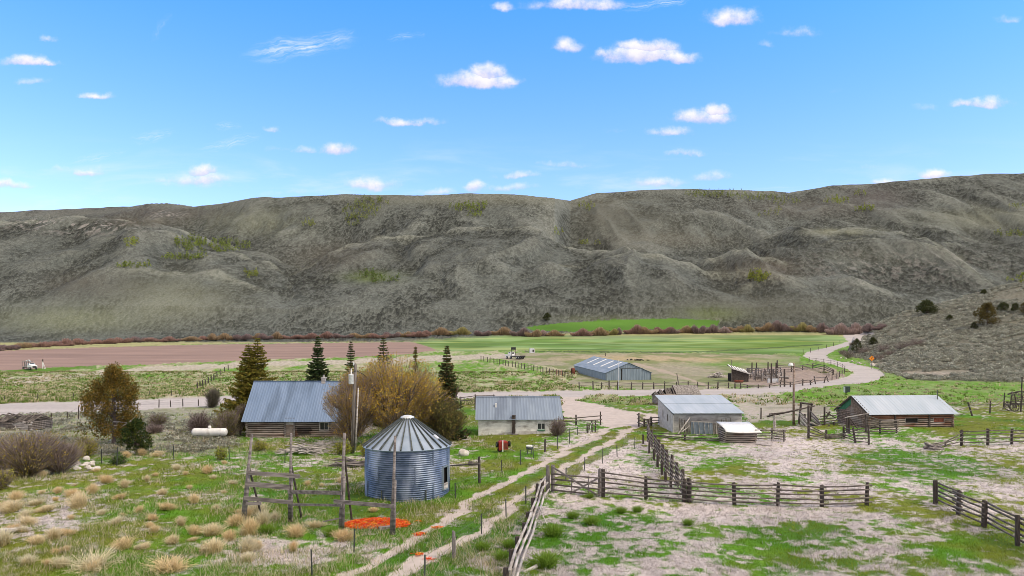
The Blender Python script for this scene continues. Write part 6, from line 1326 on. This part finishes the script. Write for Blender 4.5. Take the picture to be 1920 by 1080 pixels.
for q, (p, r_, s_) in enumerate([(1037, 1005, 1.0), (1024, 1064, 1.15), (1108, 984, .8), (1074, 972, .7), (955, 1028, .7), (1106, 934, .5), (1290, 985, .6), (992, 985, .7), (940, 1050, .7), (905, 1032, .7), (1165, 962, .6), (1195, 960, .6), (700, 975, .6), (500, 1000, .8), (620, 1005, .8)]):
    o = pg if q == 0 else pg.copy()
    if q: COL.objects.link(o)
    o.location = G(p, r_); o.rotation_euler = (0, 0, U(0, 6)); o.scale = (s_, s_, s_); tag(o, 'dark green grass tussock standing out of the dry grass', 'grass clump', 'green tussocks')

# ------------------------------------------------------------------ sky, sun, camera
SUN_EL, SUN_AZ = R(46), R(112)      # azimuth clockwise from +Y (the view direction)
w = bpy.data.worlds.new('World'); sc.world = w; w.use_nodes = True
nt = w.node_tree; nt.nodes.clear(); N = nt.nodes.new; L = nt.links.new
out = N('ShaderNodeOutputWorld'); bg = N('ShaderNodeBackground'); L(bg.outputs[0], out.inputs[0]); bg.inputs[1].default_value = .13
sky = N('ShaderNodeTexSky'); sky.sky_type = 'NISHITA'; sky.sun_disc = False; sky.sun_elevation = SUN_EL; sky.sun_rotation = SUN_AZ
sky.altitude = 2000; sky.air_density = 1.0; sky.dust_density = .9; sky.ozone_density = 2.0
SKYLOW = (1.60, 1.52, 1.78); SKYHIGH = (.54, 1.60, 2.15)
tint = N('ShaderNodeVectorMath'); tint.operation = 'MULTIPLY'; L(sky.outputs[0], tint.inputs[0]); 
_sz = N('ShaderNodeTexCoord'); _s = N('ShaderNodeSeparateXYZ'); L(_sz.outputs['Generated'], _s.inputs[0]); _mr = N('ShaderNodeMapRange'); L(_s.outputs[2], _mr.inputs[0]); _mr.inputs[1].default_value = .14; _mr.inputs[2].default_value = .48
_mx = N('ShaderNodeMix'); _mx.data_type = 'RGBA'; L(_mr.outputs[0], _mx.inputs[0]); _mx.inputs[6].default_value = (*SKYLOW, 1); _mx.inputs[7].default_value = (*SKYHIGH, 1); L(_mx.outputs[2], tint.inputs[1])
L(tint.outputs[0], bg.inputs[0])
# clouds: each a place in the sky, by direction; an added, unseen deck of cloud overhead and behind lights the valley
def math_(op, a, b=None, c_=None, clamp=False):
    n = N('ShaderNodeMath'); n.operation = op; n.use_clamp = clamp
    for i, q in enumerate((a, b, c_)):
        if q is None: continue
        if isinstance(q, (int, float)): n.inputs[i].default_value = q
        else: L(q, n.inputs[i])
    return n.outputs[0]
def mrange(v, a, b, lo=0., hi=1.):
    n = N('ShaderNodeMapRange'); n.interpolation_type = 'SMOOTHSTEP'; L(v, n.inputs[0])
    for i, q in enumerate((a, b, lo, hi)): n.inputs[i+1].default_value = q
    return n.outputs[0]
def mixrgb(f, a, b):
    n = N('ShaderNodeMix'); n.data_type = 'RGBA'
    if isinstance(f, float): n.inputs[0].default_value = f
    else: L(f, n.inputs[0])
    for i, q in ((6, a), (7, b)):
        if isinstance(q, tuple): n.inputs[i].default_value = (*q, 1)
        else: L(q, n.inputs[i])
    return n.outputs[2]
tc = N('ShaderNodeTexCoord'); sp = N('ShaderNodeSeparateXYZ'); L(tc.outputs['Generated'], sp.inputs[0])
fy = math_('MAXIMUM', sp.outputs[1], .05)
uu = math_('DIVIDE', sp.outputs[0], fy); vv = math_('DIVIDE', sp.outputs[2], fy)
uv = N('ShaderNodeCombineXYZ'); L(uu, uv.inputs[0]); L(vv, uv.inputs[1])
def noise(scale, detail, rough=.55, vec=None, dist=0.):
    n = N('ShaderNodeTexNoise'); n.inputs['Scale'].default_value = scale; n.inputs['Detail'].default_value = detail; n.inputs['Roughness'].default_value = rough; n.inputs['Distortion'].default_value = dist
    L(vec or uv.outputs[0], n.inputs['Vector']); return n
nw = noise(26, 4, .6); na = noise(34, 7, .62); nb = noise(9, 3)
wv = N('ShaderNodeVectorMath'); wv.operation = 'MULTIPLY_ADD'; L(nw.outputs['Color'], wv.inputs[0]); wv.inputs[1].default_value = (.042, .022, 0); L(uv.outputs[0], wv.inputs[2])
sb = N('ShaderNodeVectorMath'); sb.operation = 'SUBTRACT'; L(wv.outputs[0], sb.inputs[0]); sb.inputs[1].default_value = (.021, .011, 0)
P = sb.outputs[0]
CLOUDS = [(895, 148, 80, 24, 1), (915, 132, 34, 24, 1), (950, 150, 40, 12, .8), (1205, 98, 85, 26, 1), (1215, 84, 60, 20, 1.05), (1268, 106, 40, 18, 1), (1150, 98, 36, 16, .9), (1063, 84, 34, 20, .75), (1085, 4, 100, 20, .8), (1372, 28, 54, 24, .85), (1500, 57, 50, 14, .5), (1440, 80, 22, 9, .4),
          (1892, 33, 26, 12, .6), (940, 9, 26, 11, .6), (46, 110, 44, 18, .95), (88, 115, 26, 9, .75), (178, 176, 36, 9, .7), (60, 153, 40, 9, .45), (768, 225, 62, 11, .72), (1318, 216, 62, 20, .9), (1340, 204, 34, 18, .95), (1258, 245, 44, 12, .65), (1840, 190, 64, 14, .8), (1735, 198, 26, 9, .35),
          (636, 277, 36, 18, .8), (572, 281, 26, 10, .55), (525, 278, 24, 9, .4), (515, 240, 18, 9, .55), (1285, 287, 38, 9, .55), (375, 333, 62, 20, .7), (378, 318, 30, 18, .9), (305, 335, 34, 9, .4), (175, 318, 50, 16, .5), (162, 322, 28, 10, .75), (105, 316, 18, 8, .4), (18, 345, 44, 10, .7),
          (695, 342, 60, 16, .7), (893, 349, 26, 15, .85), (955, 350, 75, 10, .55), (975, 328, 55, 9, .55), (1075, 306, 36, 9, .5), (1235, 340, 54, 13, .65), (1335, 330, 46, 13, .55), (1748, 324, 32, 14, .9), (1655, 343, 30, 10, .8), (815, 358, 40, 10, .55), (1625, 310, 22, 7, .35), (92, 73, 20, 8, .45), (1025, 306, 20, 7, .35), (550, 360, 60, 8, .35), (1160, 243, 26, 6, .25), (1568, 168, 18, 6, .2), (380, 345, 90, 9, .35)]
Fd = None; Sh = None
for (a, b_, ha, hb_, wt) in CLOUDS:
    d = N('ShaderNodeVectorMath'); d.operation = 'SUBTRACT'; L(P, d.inputs[0]); d.inputs[1].default_value = ((a-CX)/F, (HZ-b_-hb_*.35)/F, 0)
    q = N('ShaderNodeVectorMath'); q.operation = 'MULTIPLY'; L(d.outputs[0], q.inputs[0]); q.inputs[1].default_value = (F/ha/1.25, F/hb_/1.25, 0)
    s3 = N('ShaderNodeSeparateXYZ'); L(q.outputs[0], s3.inputs[0])
    yy = math_('MAXIMUM', s3.outputs[1], math_('MULTIPLY', s3.outputs[1], -2.1))
    r2 = math_('MULTIPLY_ADD', s3.outputs[0], s3.outputs[0], math_('MULTIPLY', yy, yy))
    f = math_('MULTIPLY_ADD', r2, -wt, wt)
    if Fd is None: Fd, Sh = f, s3.outputs[1]
    else:
        gt = math_('GREATER_THAN', f, Fd)
        mxn = N('ShaderNodeMix'); L(gt, mxn.inputs[0]); L(Sh, mxn.inputs[2]); L(s3.outputs[1], mxn.inputs[3]); Sh = mxn.outputs[0]
        Fd = math_('MAXIMUM', f, Fd)
fld = math_('ADD', math_('MULTIPLY_ADD', na.outputs[0], 2.3, -1.2), Fd)
front = math_('GREATER_THAN', sp.outputs[1], .06)
alpha = math_('MULTIPLY', math_('MULTIPLY', mrange(fld, -.08, 1.1), math_('MULTIPLY', math_('MAXIMUM', Fd, 0), 1.5, clamp=True)), front, clamp=True)
shade = mrange(math_('ADD', math_('MULTIPLY_ADD', na.outputs[0], 1.4, -.7), Sh), -.45, .55)
ccol = mixrgb(shade, (.68, .655, .86), (1.0, .97, .99))
# thin streaks of high cloud
def wisp(a, b_, ang, ha, hb_, wt):
    mp = N('ShaderNodeMapping'); mp.vector_type = 'TEXTURE'; mp.inputs['Location'].default_value = ((a-CX)/F, (HZ-b_)/F, 0); mp.inputs['Rotation'].default_value = (0, 0, R(ang)); mp.inputs['Scale'].default_value = (ha/F, hb_/F, 1)
    L(P, mp.inputs[0]); ln = N('ShaderNodeVectorMath'); ln.operation = 'LENGTH'; L(mp.outputs[0], ln.inputs[0])
    mp2 = N('ShaderNodeMapping'); mp2.inputs['Scale'].default_value = (.8, 1.7, 1); L(mp.outputs[0], mp2.inputs[0])
    n = noise(2.2, 6, .6, mp2.outputs[0], .6)
    return math_('MULTIPLY', mrange(ln.outputs[1], 1.25, .1), mrange(n.outputs[0], .36, .74, 0, wt))
al2 = None
for wsp in [(565, 88, 10, 100, 22, .95), (628, 76, 24, 40, 10, .6), (760, 70, 8, 40, 8, .35), (430, 268, 10, 60, 12, .45), (285, 254, 14, 40, 12, .4), (1245, 4, 10, 90, 10, .6), (180, 296, 12, 60, 10, .35), (425, 236, 0, 30, 8, .35), (300, 50, 50, 30, 6, .2)]:
    o_ = wisp(*wsp); al2 = o_ if al2 is None else math_('MAXIMUM', al2, o_)
mpb = N('ShaderNodeMapping'); mpb.inputs['Scale'].default_value = (5, 26, 1); L(uv.outputs[0], mpb.inputs[0]); nl = noise(1., 6, .58, mpb.outputs[0], .4)
band = math_('MULTIPLY', mrange(vv, .30, .20), mrange(nl.outputs[0], .47, .78, 0, .55))
al2 = math_('MULTIPLY', math_('MAXIMUM', al2, band), front)
c0 = mixrgb(al2, tint.outputs[0], (5.4, 5.9, 6.6))
cs = N('ShaderNodeVectorMath'); cs.operation = 'SCALE'; L(ccol, cs.inputs[0]); cs.inputs['Scale'].default_value = 6.4
c1 = mixrgb(math_('MULTIPLY', alpha, .97), c0, cs.outputs[0])
# the deck overhead: added out of view, tinted warm to offset blue skylight
el = math_('ARCSINE', sp.outputs[2])
nd = noise(2.4, 5, .55, tc.outputs['Generated'])
deck = math_('MAXIMUM', mrange(el, R(29), R(44)), math_('MULTIPLY', mrange(sp.outputs[1], .25, -.15), mrange(el, R(2), R(14))))
deck = math_('MULTIPLY', deck, mrange(nd.outputs[0], .30, .52, .35, 1.))
dk = mixrgb(mrange(nd.outputs[0], .35, .75), (8.0, 6.9, 5.9), (5.0, 4.3, 3.8))
L(mixrgb(deck, c1, dk), bg.inputs[0])

sun = bpy.data.lights.new('sun', 'SUN'); sun.energy = 2.2; sun.angle = R(9); sun.color = (1, .88, .70)
so = link(bpy.data.objects.new('sun', sun)); so.rotation_euler = (R(90)-SUN_EL, 0, math.pi-SUN_AZ)
cam = bpy.data.cameras.new('camera'); co = link(bpy.data.objects.new('camera', cam))
co.location = (0, 0, CZ); co.rotation_euler = (R(90), 0, 0); cam.sensor_width = 36; cam.lens = F/1920*36; cam.shift_y = (HZ-540)/1920; cam.clip_start = .5; cam.clip_end = 30000
sc.camera = co
vs = sc.view_settings; sc.display_settings.display_device = 'sRGB'; vs.view_transform = 'Standard'; vs.look = 'None'; vs.exposure = .35; vs.gamma = 1; vs.use_curve_mapping = False
sc.cycles.use_denoising = True; sc.cycles.denoiser = 'OPENIMAGEDENOISE'; sc.cycles.denoising_input_passes = 'RGB_ALBEDO_NORMAL'; sc.cycles.denoising_prefilter = 'ACCURATE'; sc.cycles.filter_width = .85; sc.cycles.max_bounces = 6; sc.cycles.diffuse_bounces = 2; sc.cycles.glossy_bounces = 2; sc.cycles.transparent_max_bounces = 6
